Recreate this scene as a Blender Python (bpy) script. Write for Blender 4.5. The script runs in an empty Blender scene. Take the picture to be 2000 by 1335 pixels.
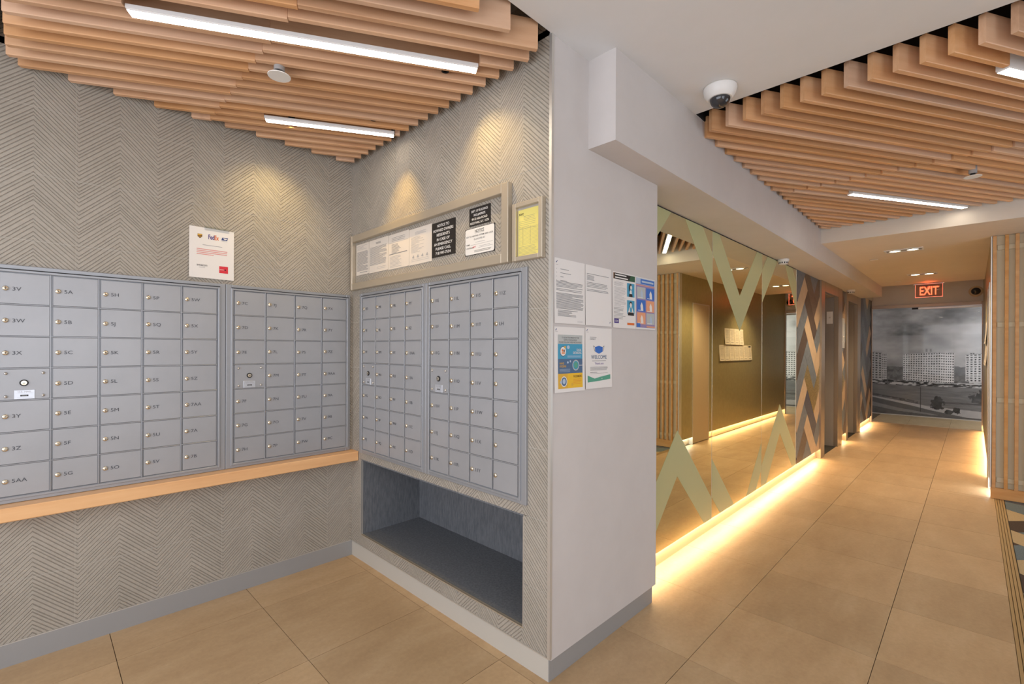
import bpy, bmesh, math, random
from mathutils import Vector, Matrix
import numpy as np
random.seed(7)
SC = bpy.context.scene
COL = SC.collection

# ------------------------------------------------------------------ camera, world, large lights, exposure
CAM_H = 1.41
F_PX, YAW, PITCH, ROLL, PX, PY = 916.54, 0.775361, -0.001441, 0.003942, 1003.09, 683.42
cam = bpy.data.cameras.new('camera')
cam.sensor_width = 36.0
cam.lens = F_PX / 2000.0 * 36.0
cam.shift_x = (1000.0 - PX) / 2000.0
cam.shift_y = (PY - 667.5) / 2000.0
cam.clip_start = 0.02
cam_ob = bpy.data.objects.new('camera', cam)
COL.objects.link(cam_ob)
_f = Vector((math.cos(YAW) * math.cos(PITCH), math.sin(YAW) * math.cos(PITCH), math.sin(PITCH)))
_r = Vector((math.sin(YAW), -math.cos(YAW), 0.0))
_u = _r.cross(_f)
_r2 = _r * math.cos(ROLL) + _u * math.sin(ROLL)
_u2 = _u * math.cos(ROLL) - _r * math.sin(ROLL)
m = Matrix((_r2, _u2, -_f)).transposed().to_4x4()
m.translation = Vector((0, 0, CAM_H))
cam_ob.matrix_world = m
SC.camera = cam_ob

world = bpy.data.worlds.new('world')
SC.world = world
world.use_nodes = True
world.node_tree.nodes['Background'].inputs[0].default_value = (0.70, 0.82, 1.0, 1)
world.node_tree.nodes['Background'].inputs[1].default_value = 0.6

def area_light(name, loc, target, sx, sy, power, color):
    l = bpy.data.lights.new(name, 'AREA')
    l.shape = 'RECTANGLE'; l.size = sx; l.size_y = sy
    l.energy = power; l.color = color
    o = bpy.data.objects.new(name, l); COL.objects.link(o)
    o.location = loc
    o.rotation_euler = (Vector(target) - Vector(loc)).to_track_quat('-Z', 'Y').to_euler()
    return o
# daylight entering through the three glazed openings behind and beside the camera
area_light('daylight_rear_window', (-0.1, -2.42, 1.45), (-0.1, 3.0, 1.35), 2.7, 2.0, 30, (0.96, 0.96, 1.0))
area_light('daylight_side_window', (-2.12, 0.55, 1.45), (3.0, 0.55, 1.35), 4.1, 2.0, 62, (0.93, 0.94, 1.0))
area_light('daylight_entrance', (4.4, -2.12, 1.2), (4.4, 3.0, 1.1), 1.9, 2.0, 16, (0.90, 0.95, 1.0))
area_light('daylight_vestibule', (12.5, -1.25, 1.3), (12.6, 3.0, 1.35), 1.0, 2.0, 24, (0.93, 0.97, 1.0))
SC.view_settings.view_transform = 'Standard'
SC.view_settings.look = 'None'
SC.view_settings.gamma = 1.0
SC.view_settings.use_curve_mapping = False
SC.view_settings.exposure = 0.42

# ------------------------------------------------------------------ materials
MATS = {}
def lin(c):
    return tuple((v / 12.92 if v <= 0.04045 else ((v + 0.055) / 1.055) ** 2.4) for v in [x / 255.0 for x in c])
def mat(name, col=(0.8, 0.8, 0.8), rough=0.5, metal=0.0, emit=None, strength=0.0, spec=0.5, alpha=None, trans=0.0, ior=1.45):
    if name in MATS: return MATS[name]
    M = bpy.data.materials.new(name); M.use_nodes = True
    b = M.node_tree.nodes['Principled BSDF']
    b.inputs['Base Color'].default_value = (*col, 1)
    b.inputs['Roughness'].default_value = rough
    b.inputs['Metallic'].default_value = metal
    b.inputs['Specular IOR Level'].default_value = spec
    b.inputs['Transmission Weight'].default_value = trans
    b.inputs['IOR'].default_value = ior
    if emit:
        b.inputs['Emission Color'].default_value = (*emit, 1)
        b.inputs['Emission Strength'].default_value = strength
    MATS[name] = M
    return M
def NT(M): return M.node_tree.nodes, M.node_tree.links, M.node_tree.nodes['Principled BSDF']
def math_node(N, L, op, a, b=None, c=None):
    n = N.new('ShaderNodeMath'); n.operation = op
    for i, v in enumerate((a, b, c)):
        if v is None: continue
        if isinstance(v, (int, float)): n.inputs[i].default_value = v
        else: L.new(v, n.inputs[i])
    return n.outputs[0]
def ramp(N, L, fac, stops):
    r = N.new('ShaderNodeValToRGB')
    while len(r.color_ramp.elements) < len(stops): r.color_ramp.elements.new(0.5)
    for e, (p, c) in zip(r.color_ramp.elements, stops):
        e.position = p; e.color = (*c, 1)
    L.new(fac, r.inputs[0]); return r.outputs[0]
def noise(N, L, vec, scale, detail=3.0, rough=0.55):
    n = N.new('ShaderNodeTexNoise'); n.inputs['Scale'].default_value = scale
    n.inputs['Detail'].default_value = detail; n.inputs['Roughness'].default_value = rough
    L.new(vec, n.inputs['Vector']); return n.outputs['Fac']
def mapping(N, L, src, scale=(1, 1, 1), loc=None):
    m_ = N.new('ShaderNodeMapping'); m_.inputs['Scale'].default_value = scale
    L.new(src, m_.inputs['Vector'])
    if loc is not None: L.new(loc, m_.inputs['Location'])
    return m_.outputs[0]
def mix(N, L, fac, a, b, mode='MIX'):
    n = N.new('ShaderNodeMix'); n.data_type = 'RGBA'; n.blend_type = mode
    if isinstance(fac, (int, float)): n.inputs[0].default_value = fac
    else: L.new(fac, n.inputs[0])
    for i, v in ((6, a), (7, b)):
        if isinstance(v, tuple): n.inputs[i].default_value = (*v, 1)
        else: L.new(v, n.inputs[i])
    return n.outputs[2]
def bump(N, L, b, height, dist, strength=1.0):
    n = N.new('ShaderNodeBump'); n.inputs['Distance'].default_value = dist
    n.inputs['Strength'].default_value = strength
    L.new(height, n.inputs['Height']); L.new(n.outputs[0], b.inputs['Normal'])

def chevron_tile(name, axis, origin, pitch=0.1516):
    M = mat(name, (0.3, 0.3, 0.3), 0.55, spec=0.35); N, L, b = NT(M)
    g = N.new('ShaderNodeNewGeometry'); s = N.new('ShaderNodeSeparateXYZ'); L.new(g.outputs['Position'], s.inputs[0])
    u = math_node(N, L, 'SUBTRACT', s.outputs[axis], origin)
    pp = math_node(N, L, 'PINGPONG', u, pitch)
    t = math_node(N, L, 'ADD', s.outputs[2], pp)
    v = N.new('ShaderNodeTexVoronoi'); v.voronoi_dimensions = '1D'; v.feature = 'DISTANCE_TO_EDGE'
    v.inputs['Scale'].default_value = 52.0; v.inputs['Randomness'].default_value = 0.85
    L.new(t, v.inputs['W'])
    h = N.new('ShaderNodeMapRange'); h.interpolation_type = 'SMOOTHSTEP'
    h.inputs['From Min'].default_value = 0.02; h.inputs['From Max'].default_value = 0.17
    L.new(v.outputs['Distance'], h.inputs['Value'])
    n1 = noise(N, L, g.outputs['Position'], 3.0, 4.0)
    n2 = noise(N, L, g.outputs['Position'], 60.0, 3.0)
    base = ramp(N, L, n1, [(0.3, (0.375, 0.34, 0.288)), (0.7, (0.44, 0.40, 0.343))])
    col = mix(N, L, 0.12, base, n2, 'OVERLAY')
    L.new(col, b.inputs['Base Color'])
    bump(N, L, b, h.outputs[0], 0.0036, 1.0)
    return M
M_TILE_A = chevron_tile('chevron_tile_mailbox_wall', 0, -0.005)
M_TILE_B = chevron_tile('chevron_tile_notice_wall', 1, 1.437)

def wood(name, c1, c2, c3, rough=0.42, hue=0.10):
    M = mat(name, c2, rough, spec=0.4); N, L, b = NT(M)
    tc = N.new('ShaderNodeTexCoord'); oi = N.new('ShaderNodeObjectInfo')
    off = N.new('ShaderNodeVectorMath'); off.operation = 'SCALE'
    cmb = N.new('ShaderNodeCombineXYZ')
    for i in range(3): L.new(oi.outputs['Random'], cmb.inputs[i])
    L.new(cmb.outputs[0], off.inputs[0]); off.inputs['Scale'].default_value = 17.0
    p = mapping(N, L, tc.outputs['Object'], (1.6, 28, 16), off.outputs[0])
    n1 = noise(N, L, p, 1.0, 5.0, 0.6)
    c = ramp(N, L, n1, [(0.28, c1), (0.5, c2), (0.75, c3)])
    hs = N.new('ShaderNodeHueSaturation'); L.new(c, hs.inputs['Color'])
    mr = N.new('ShaderNodeMapRange'); L.new(oi.outputs['Random'], mr.inputs['Value'])
    mr.inputs['To Min'].default_value = 1 - hue; mr.inputs['To Max'].default_value = 1 + hue
    L.new(mr.outputs[0], hs.inputs['Value'])
    r2 = math_node(N, L, 'FRACT', math_node(N, L, 'MULTIPLY', oi.outputs['Random'], 7.31))
    mr2 = N.new('ShaderNodeMapRange'); L.new(r2, mr2.inputs['Value'])
    mr2.inputs['To Min'].default_value = 1 - hue * 1.6; mr2.inputs['To Max'].default_value = 1 + hue * 1.6
    L.new(mr2.outputs[0], hs.inputs['Saturation'])
    L.new(hs.outputs[0], b.inputs['Base Color'])
    return M
M_MAPLE = wood('maple_slat', (0.60, 0.33, 0.175), (0.70, 0.415, 0.235), (0.76, 0.485, 0.295))
M_SHELF = wood('orange_maple', (0.72, 0.35, 0.115), (0.79, 0.42, 0.15), (0.84, 0.48, 0.19), 0.35)
M_BATTEN = wood('batten_maple', (0.55, 0.26, 0.08), (0.64, 0.33, 0.12), (0.70, 0.40, 0.17), 0.45, 0.03)

def floor_tile():
    M = mat('floor_tile', (0.4, 0.3, 0.2), 0.42, spec=0.4); N, L, b = NT(M)
    g = N.new('ShaderNodeNewGeometry'); oi = N.new('ShaderNodeObjectInfo')
    p = mapping(N, L, g.outputs['Position'], (1.2, 3.0, 1))
    n1 = noise(N, L, p, 2.2, 5.0, 0.6); n2 = noise(N, L, g.outputs['Position'], 45.0, 4.0, 0.7)
    base = ramp(N, L, n1, [(0.25, (0.44, 0.292, 0.158)), (0.55, (0.51, 0.35, 0.195)), (0.8, (0.57, 0.41, 0.245))])
    col = mix(N, L, 0.16, base, n2, 'OVERLAY')
    hs = N.new('ShaderNodeHueSaturation'); L.new(col, hs.inputs['Color'])
    mr = N.new('ShaderNodeMapRange'); L.new(oi.outputs['Random'], mr.inputs['Value'])
    mr.inputs['To Min'].default_value = 0.92; mr.inputs['To Max'].default_value = 1.06
    L.new(mr.outputs[0], hs.inputs['Value'])
    L.new(hs.outputs[0], b.inputs['Base Color'])
    bump(N, L, b, n2, 0.0006, 0.4)
    return M
M_FLOOR = floor_tile()
def speckle(name, c1, c2, scale, rough=0.6, stretch=(1, 1, 1), bumpd=0.0, metal=0.0):
    M = mat(name, c1, rough, metal); N, L, b = NT(M)
    g = N.new('ShaderNodeNewGeometry'); p = mapping(N, L, g.outputs['Position'], stretch)
    n1 = noise(N, L, p, scale, 4.0, 0.65)
    L.new(ramp(N, L, n1, [(0.35, c1), (0.65, c2)]), b.inputs['Base Color'])
    if bumpd: bump(N, L, b, n1, bumpd, 0.6)
    return M
M_WHITE = speckle('white_paint', (0.59, 0.56, 0.545), (0.615, 0.585, 0.57), 4.0, 0.6)
M_CEIL = speckle('ceiling_paint', (0.70, 0.71, 0.72), (0.725, 0.735, 0.745), 3.0, 0.75)
M_SOFF = speckle('soffit_paint_warm_bounce', (0.70, 0.64, 0.56), (0.73, 0.67, 0.59), 3.0, 0.7)  # beige tint paints in the warm light bounced off the corridor floor
M_GROUT = mat('grout', (0.15, 0.10, 0.06), 0.9)
M_GROUT_W = mat('wall_grout', (0.53, 0.50, 0.44), 0.9)
M_BLACK = mat('recess_black', (0.006, 0.006, 0.007), 0.9)
M_BASE = mat('baseboard_grey', (0.36, 0.365, 0.37), 0.4, 0.25)
M_TRIM = mat('edge_trim_metal', (0.66, 0.64, 0.60), 0.35, 0.6)
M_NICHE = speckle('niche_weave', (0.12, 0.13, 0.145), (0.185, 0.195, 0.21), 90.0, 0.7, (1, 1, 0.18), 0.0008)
M_BOX = speckle('mailbox_silver', (0.375, 0.385, 0.405), (0.40, 0.41, 0.43), 5.0, 0.36, metal=0.25)
M_BOXF = mat('mailbox_frame_silver', (0.36, 0.375, 0.40), 0.34, 0.35)
M_LOCK = mat('lock_brass_nickel', (0.76, 0.68, 0.54), 0.25, 0.95)
M_STEEL = mat('bolt_steel', (0.66, 0.63, 0.58), 0.28, 0.95)
M_DARK = mat('dark_print', (0.015, 0.015, 0.017), 0.55)
M_NUM = mat('engraved_number', (0.075, 0.08, 0.095), 0.6)
M_PLATE = mat('mail_plate', (0.62, 0.65, 0.70), 0.3, 0.55)
M_ALU = mat('champagne_aluminium', (0.60, 0.53, 0.42), 0.36, 0.6)
M_PAPER = mat('paper_white', (0.80, 0.78, 0.76), 0.7)
M_PAPERC = mat('paper_cream', (0.74, 0.68, 0.60), 0.7)
M_YEL = mat('paper_yellow', (0.80, 0.70, 0.20), 0.7)
M_SIGNB = mat('sign_black', (0.018, 0.016, 0.015), 0.4)
M_SIGNW = mat('sign_white', (0.82, 0.80, 0.76), 0.4)
M_INK = mat('ink_grey', (0.20, 0.20, 0.21), 0.7)
M_INKL = mat('ink_light', (0.42, 0.41, 0.41), 0.7)
M_INKR = mat('ink_pink_red', (0.72, 0.30, 0.28), 0.7)
M_RED = mat('ink_red', (0.66, 0.035, 0.055), 0.6)
M_PURPLE = mat('ink_purple', (0.07, 0.04, 0.24), 0.6)
M_ORANGE = mat('ink_orange', (0.75, 0.17, 0.03), 0.6)
M_BROWN = mat('ink_brown', (0.16, 0.07, 0.02), 0.6)
M_GOLD = mat('ink_gold', (0.72, 0.42, 0.05), 0.6)
M_NAVY = mat('ink_navy', (0.03, 0.06, 0.22), 0.6)
M_BLUE = mat('ink_blue', (0.04, 0.16, 0.55), 0.6)
M_SKY = mat('ink_sky_blue', (0.06, 0.33, 0.52), 0.6)
M_SLATE = mat('ink_slate_blue', (0.08, 0.15, 0.27), 0.6)
M_PALEB = mat('ink_pale_blue', (0.45, 0.55, 0.68), 0.6)
M_PALEG = mat('ink_pale_grey', (0.48, 0.51, 0.50), 0.6)
M_PEACH = mat('ink_peach', (0.78, 0.36, 0.20), 0.6)
M_LILAC = mat('ink_lilac', (0.30, 0.24, 0.45), 0.6)
M_YELLOW = mat('ink_yellow', (0.82, 0.50, 0.03), 0.6)
M_GREEN = mat('ink_green', (0.10, 0.36, 0.25), 0.6)
M_DGREEN = mat('ink_dark_green', (0.03, 0.10, 0.05), 0.6)
M_SKIN = mat('ink_pale', (0.80, 0.76, 0.72), 0.6)
M_MIRROR = mat('mirror_glass', (0.86, 0.85, 0.64), 0.015, 1.0)
M_FROST = mat('frosted_green_glass', (0.50, 0.51, 0.28), 0.42, spec=0.35)
M_BACKING = mat('mirror_backing', (0.05, 0.05, 0.05), 0.7)
M_WARM = mat('led_warm', (1, 0.8, 0.5), 0.5, emit=(1.0, 0.76, 0.45), strength=72)
M_COOL = mat('led_cool', (0.9, 0.95, 1), 0.5, emit=(0.75, 0.87, 1.0), strength=45)
M_DIFF = mat('linear_light_diffuser', (1, 0.95, 0.85), 0.5, emit=(1.0, 0.88, 0.72), strength=12)
M_LAMP = mat('downlight_lamp', (1, 0.9, 0.7), 0.5, emit=(1.0, 0.82, 0.55), strength=9)
M_FIX = mat('fixture_white', (0.78, 0.77, 0.75), 0.4)
M_GREYP = mat('fixture_grey', (0.42, 0.42, 0.42), 0.45)
M_DOME = mat('smoked_dome', (0.03, 0.03, 0.035), 0.06, spec=0.8)
M_PANEL = mat('panel_sage', (0.60, 0.53, 0.38), 0.6)
M_RWALL = speckle('brown_textured_wall', (0.345, 0.295, 0.155), (0.42, 0.36, 0.20), 70.0, 0.36, (1, 1, 0.25), 0.0006, 0.35)
M_DOORB = mat('beige_door', (0.50, 0.40, 0.29), 0.45)
M_PLINTH = mat('plinth_beige', (0.55, 0.42, 0.28), 0.5)
M_ELEV = mat('elevator_frame_bronze', (0.40, 0.32, 0.23), 0.3, 0.75)
M_ELEVD = mat('elevator_grey', (0.30, 0.27, 0.235), 0.45, 0.2)
M_SILL = mat('threshold_dark', (0.03, 0.028, 0.025), 0.6)
M_GLASS = mat('clear_glass', (0.86, 0.95, 0.92), 0.02)
def thin_glass(M, tint, refl):
    N, L, b = NT(M); N.remove(b)
    t = N.new('ShaderNodeBsdfTransparent'); t.inputs[0].default_value = (*tint, 1)
    gl = N.new('ShaderNodeBsdfGlossy'); gl.inputs['Roughness'].default_value = 0.02
    fr = N.new('ShaderNodeFresnel'); fr.inputs[0].default_value = refl
    mx = N.new('ShaderNodeMixShader'); L.new(fr.outputs[0], mx.inputs[0]); L.new(t.outputs[0], mx.inputs[1]); L.new(gl.outputs[0], mx.inputs[2])
    L.new(mx.outputs[0], N['Material Output'].inputs[0])
thin_glass(M_GLASS, (0.95, 0.97, 0.96), 1.18)
M_FRAMEP = mat('door_frame_pinkish', (0.50, 0.40, 0.33), 0.4, 0.3)
M_ACRYL = mat('exit_acrylic', (0.95, 0.75, 0.72), 0.08)
thin_glass(M_ACRYL, (0.96, 0.72, 0.68), 1.4)
M_EXIT = mat('exit_red_glow', (0.9, 0.1, 0.05), 0.5, emit=(1.0, 0.13, 0.05), strength=1.7)
M_EXITE = mat('exit_edge_glow', (0.9, 0.2, 0.1), 0.5, emit=(1.0, 0.20, 0.12), strength=2.2)
M_MATB = mat('mat_border_brass', (0.50, 0.36, 0.18), 0.4, 0.5)
CHEV = {
 'g': speckle('chevron_slate', (0.105, 0.125, 0.15), (0.165, 0.19, 0.22), 55, 0.5, (1, 1, .4), 0.0006),
 't': speckle('chevron_tan', (0.46, 0.335, 0.215), (0.52, 0.385, 0.255), 12, 0.5),
 'b': speckle('chevron_brown', (0.062, 0.042, 0.032), (0.09, 0.06, 0.046), 40, 0.5, (1, 1, .4)),
 'o': speckle('chevron_gold', (0.20, 0.14, 0.04), (0.46, 0.34, 0.13), 60, 0.35, (1, 1, 1), 0.002, 0.5),
 'p': speckle('chevron_umber', (0.10, 0.072, 0.054), (0.14, 0.10, 0.075), 40, 0.5),
 'd': speckle('chevron_dusk', (0.05, 0.055, 0.08), (0.08, 0.08, 0.11), 40, 0.45),
}

# ------------------------------------------------------------------ mesh helpers
class MB:
    def __init__(s): s.v = []; s.f = []; s.m = []; s.mats = []
    def _mi(s, M):
        if M not in s.mats: s.mats.append(M)
        return s.mats.index(M)
    def add(s, verts, faces, M):
        o = len(s.v); k = s._mi(M)
        s.v += [tuple(a) for a in verts]
        for f in faces: s.f.append(tuple(o + i for i in f)); s.m.append(k)
        return s
    def box(s, x0, x1, y0, y1, z0, z1, M):
        v = [(x, y, z) for x in (x0, x1) for y in (y0, y1) for z in (z0, z1)]
        return s.add(v, [(0, 1, 3, 2), (4, 6, 7, 5), (0, 4, 5, 1), (2, 3, 7, 6), (0, 2, 6, 4), (1, 5, 7, 3)], M)
    def cbox(s, x0, x1, y0, y1, z0, z1, c, M):
        """box whose face towards -y has a chamfered edge"""
        a = [(x0, z0), (x1, z0), (x1, z1), (x0, z1)]; i = [(x0 + c, z0 + c), (x1 - c, z0 + c), (x1 - c, z1 - c), (x0 + c, z1 - c)]
        v = [(x, y1, z) for x, z in a] + [(x, y0 + c, z) for x, z in a] + [(x, y0, z) for x, z in i]
        f = [(3, 2, 1, 0), (8, 9, 10, 11)]
        for k in range(4):
            j = (k + 1) % 4
            f += [(k, j, 4 + j, 4 + k), (4 + k, 4 + j, 8 + j, 8 + k)]
        return s.add(v, f, M)
    def lathe(s, prof, n, M, axis='z', origin=(0, 0, 0)):
        """prof: list of (radius, height); axis z or y"""
        v = []; f = []
        for r, h in prof:
            for k in range(n):
                a = 2 * math.pi * k / n
                p = (r * math.cos(a), r * math.sin(a), h) if axis == 'z' else (r * math.cos(a), h, r * math.sin(a))
                v.append(tuple(p[i] + origin[i] for i in range(3)))
        for i in range(len(prof) - 1):
            for k in range(n):
                j = (k + 1) % n
                f.append((i * n + k, i * n + j, (i + 1) * n + j, (i + 1) * n + k))
        f.append(tuple(range(n))); f.append(tuple((len(prof) - 1) * n + k for k in range(n)))
        return s.add(v, f, M)
    def prism(s, pts, d0, d1, M, plane='xz'):
        n = len(pts)
        if plane == 'xz': v = [(x, d0, z) for x, z in pts] + [(x, d1, z) for x, z in pts]
        else: v = [(x, y, d0) for x, y in pts] + [(x, y, d1) for x, y in pts]
        f = [tuple(range(n)), tuple(range(2 * n - 1, n - 1, -1))]
        for k in range(n):
            j = (k + 1) % n; f.append((k, j, n + j, n + k))
        return s.add(v, f, M)
    def mesh(s, name, fix=True):
        me = bpy.data.meshes.new(name); me.from_pydata(s.v, [], s.f)
        for M in s.mats: me.materials.append(M)
        me.polygons.foreach_set('material_index', s.m)
        if fix:
            bm = bmesh.new(); bm.from_mesh(me); bmesh.ops.recalc_face_normals(bm, faces=bm.faces); bm.to_mesh(me); bm.free()
        me.update(); return me
    def build(s, name, parent=None, loc=None, rot=None, fix=True, smooth=False):
        me = s.mesh(name, fix)
        if smooth:
            me.polygons.foreach_set('use_smooth', [True] * len(me.polygons))
            me.set_sharp_from_angle(angle=math.radians(40))
        return link(name, me, parent, loc, rot)
def link(name, me, parent=None, loc=None, rot=None):
    o = bpy.data.objects.new(name, me); COL.objects.link(o)
    if parent is not None: o.parent = parent
    if loc is not None: o.location = loc
    if rot is not None: o.rotation_euler = rot
    return o
def tag(o, label=None, cat=None, group=None, kind=None):
    if label: o['label'] = label
    if cat: o['category'] = cat
    if group: o['group'] = group
    if kind: o['kind'] = kind
    return o
def thing(name, label, cat, loc=(0, 0, 0), rz=0.0, group=None, kind=None):
    o = bpy.data.objects.new(name, None); COL.objects.link(o)
    o.empty_display_size = 0.05; o.location = loc; o.rotation_euler = (0, 0, rz)
    return tag(o, label, cat, group, kind)
def struct(name, mb, label=None):
    return tag(mb.build(name), label, kind='structure')
R_A, R_B, R_R = 0.0, -math.pi / 2, math.pi      # wall frames: local x to the right, local -y out of the wall

_text_cache = {}
def text_geo(txt, size, bold=0.0):
    """flat letters in the xz plane, origin at the left of the baseline"""
    key = (txt, bold)
    if key not in _text_cache:
        c = bpy.data.curves.new('lettering', 'FONT'); c.body = txt; c.size = 1.0; c.offset = bold
        c.resolution_u = 3
        o = bpy.data.objects.new('lettering', c); COL.objects.link(o)
        me = o.to_mesh()
        _text_cache[key] = ([(v.co.x, v.co.y) for v in me.vertices], [tuple(p.vertices) for p in me.polygons])
        o.to_mesh_clear()
        bpy.data.objects.remove(o); bpy.data.curves.remove(c)
    vs, fs = _text_cache[key]
    return [(x * size, y * size) for x, y in vs], fs
class Ink(MB):
    """flat print on a sheet; x right, z up, y = depth of the print"""
    def __init__(s, d=-0.0012, curl=None): super().__init__(); s.d = d; s.curl = curl or (lambda z: 0.0); s.k = 0
    def poly(s, pts, M, lift=0):
        s.add([(x, s.d - lift * 0.00025 + s.curl(z), z) for x, z in pts], [tuple(range(len(pts)))], M); return s
    def rect(s, x0, x1, z0, z1, M, lift=0):
        n = max(1, int(math.ceil((z1 - z0) / 0.012)))
        o = len(s.v); k_ = s._mi(M)
        for i in range(n + 1):
            z = z0 + (z1 - z0) * i / n; y = s.d - lift * 0.00025 + s.curl(z)
            s.v += [(x0, y, z), (x1, y, z)]
        for i in range(n):
            a = o + 2 * i; s.f.append((a, a + 1, a + 3, a + 2)); s.m.append(k_)
        return s
    def ell(s, cx, cz, rx, rz, M, lift=0, n=20):
        return s.poly([(cx + rx * math.cos(2 * math.pi * k / n), cz + rz * math.sin(2 * math.pi * k / n)) for k in range(n)], M, lift)
    def text(s, txt, x, z, size, M, align='l', bold=0.0, width=None, lift=2, sx=1.0):
        vs, fs = text_geo(txt, size, bold)
        if not vs: return s
        w = max(v[0] for v in vs)
        kx = sx
        if width: kx = width / w
        w *= kx
        ox = x - (w / 2 if align == 'c' else (w if align == 'r' else 0))
        s.add([(ox + a * kx, s.d - lift * 0.00025 + s.curl(z), z + b) for a, b in vs], fs, M); return s
    def lines(s, x0, x1, z1, z0, n, M, th=0.0016, seed=1, ragged=0.15):
        rr = random.Random(seed)
        for k in range(n):
            z = z1 - (z1 - z0) * k / max(1, n - 1)
            s.rect(x0, x1 - (x1 - x0) * (rr.random() * ragged if k % 4 != 3 else rr.random() * 0.5), z - th, z, M, 1)
        return s

# ------------------------------------------------------------------ dimensions (metres)
XB, YA, YC, ZC = 1.525, 3.045, 1.275, 2.743
PIL = 2.453                     # end of the white pillar wall
YM = 1.44                       # mirror plane
YP = 1.475                      # plinth plane behind the mirrors
YR = -0.12                      # brown corridor wall on the right
XP = 6.45                       # batten panel facing the lobby
YBM, ZBM = 1.13, 2.336          # beam front and underside
ZSF, XS0, XS1 = 2.515, 5.69, 10.2    # lowered corridor ceiling
XG, XMU = 11.7, 13.3            # glass door, mural wall

def subtract(rects, hole):
    out = []
    hx0, hx1, hy0, hy1 = hole
    for x0, x1, y0, y1 in rects:
        if hx1 <= x0 or hx0 >= x1 or hy1 <= y0 or hy0 >= y1: out.append((x0, x1, y0, y1)); continue
        if hx0 > x0: out.append((x0, hx0, y0, y1))
        if hx1 < x1: out.append((hx1, x1, y0, y1))
        a, b = max(x0, hx0), min(x1, hx1)
        if hy0 > y0: out.append((a, b, y0, hy0))
        if hy1 < y1: out.append((a, b, hy1, y1))
    return [r for r in out if r[1] - r[0] > 0.012 and r[3] - r[2] > 0.012]

# ------------------------------------------------------------------ floor
MAT_RECT = (2.3, XP - 0.003, -2.1, -0.148)
fl = struct('floor', MB().box(-2.3, XMU + 0.1, -2.6, 3.1, -0.08, -0.007, M_GROUT))
T = 0.6096
solids = [(1.53, 13.4, 1.478, 3.2), MAT_RECT, (XP, XG, -3, YR - 0.02), (1.53, PIL - 0.03, 1.29, 3.2)]
g = 0.0014
for i in range(-8, 20):
    for j in range(-7, 5):
        r = [(2.09 + i * T + g, 2.09 + (i + 1) * T - g, 0.925 + j * T + g, 0.925 + (j + 1) * T - g)]
        r = [(max(a, -2.2), min(b, XMU), max(c, -2.5), min(d, YA)) for a, b, c, d in r]
        r = [q for q in r if q[1] - q[0] > 0.01 and q[3] - q[2] > 0.01]
        for h in solids: r = subtract(r, h)
        if not r: continue
        mb = MB()
        for a, b, c, d in r: mb.box(a, b, c, d, -0.008, 0.0, M_FLOOR)
        mb.build('tile', fl)

# ------------------------------------------------------------------ walls: mailbox alcove
ZJ = 0.065; TH, TW = 0.3048, 0.6096
def tile_wall(wall, axis, u0, u1, ujoint, z0, z1, face, back, M, holes=()):
    gg = 0.0012
    k0 = math.floor((u0 - ujoint) / TW) - 1
    for k in range(k0, k0 + 12):
        a, b = max(u0, ujoint + k * TW + gg), min(u1, ujoint + (k + 1) * TW - gg)
        if b - a < 0.006: continue
        for j in range(-1, 10):
            c, d = max(z0, ZJ + j * TH + gg), min(z1, ZJ + (j + 1) * TH - gg)
            if d - c < 0.006: continue
            r = [(a, b, c, d)]
            for h in holes: r = subtract(r, h)
            if not r: continue
            mb = MB()
            for p, q, s_, t_ in r:
                if axis == 'x': mb.box(p, q, face, back, s_, t_, M)
                else: mb.box(face, back, p, q, s_, t_, M)
            mb.build('wall_tile', wall)
wa = struct('wall_north', MB().box(-2.1, XB + 0.1, YA + 0.0012, YA + 0.12, 0, 3.06, M_GROUT_W))
tile_wall(wa, 'x', -2.0, XB, 0.745, 0.103, 2.95, YA, YA + 0.0011, M_TILE_A)
NY0, NY1, NZ0, NZ1, ND = 1.430, 2.908, 0.176, 0.667, 0.46
wb = MB()
for y0, y1, z0, z1 in subtract([(YC + 0.008, YA + 0.009, 0, 3.06)], (NY0 - .03, NY1 + .03, NZ0 - .03, NZ1 + .03)):
    wb.box(XB + 0.0012, XB + 0.10, y0, y1, z0, z1, M_GROUT_W)
wb = struct('wall_east', wb)
tile_wall(wb, 'y', YC + 0.012, YA, 1.285, 0.103, 2.95, XB, XB + 0.0011, M_TILE_B, [(NY0, NY1, NZ0, NZ1)])
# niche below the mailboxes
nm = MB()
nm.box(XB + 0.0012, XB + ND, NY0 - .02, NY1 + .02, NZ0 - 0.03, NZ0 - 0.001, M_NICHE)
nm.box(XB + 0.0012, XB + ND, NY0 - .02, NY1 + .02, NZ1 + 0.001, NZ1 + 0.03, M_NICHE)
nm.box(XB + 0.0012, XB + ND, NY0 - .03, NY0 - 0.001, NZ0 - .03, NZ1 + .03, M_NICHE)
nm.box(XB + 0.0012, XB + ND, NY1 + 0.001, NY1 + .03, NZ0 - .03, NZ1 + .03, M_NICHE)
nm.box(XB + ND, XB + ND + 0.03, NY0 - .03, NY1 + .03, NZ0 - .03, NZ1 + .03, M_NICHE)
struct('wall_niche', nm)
nt = MB()
e = 0.005
nt.box(XB - 0.003, XB + 0.012, NY0 - e, NY1 + e, NZ0 - e, NZ0, M_ALU)
nt.box(XB - 0.003, XB + 0.012, NY1, NY1 + e, NZ0, NZ1, M_TRIM)
nt.box(XB - 0.003, XB + 0.012, NY0 - e, NY0, NZ0, NZ1, M_TRIM)
struct('trim_1', nt)
struct('trim_2', MB().box(XB - 0.004, XB + 0.010, YC - 0.004, YC + 0.011, 0.10, ZC, M_TRIM))
struct('trim_3', MB().box(-2.0, XB, YA - 0.003, YA + 0.002, 0.0985, 0.1025, M_TRIM).box(XB - 0.003, XB + 0.002, YC, YA, 0.0985, 0.1025, M_TRIM))
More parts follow.
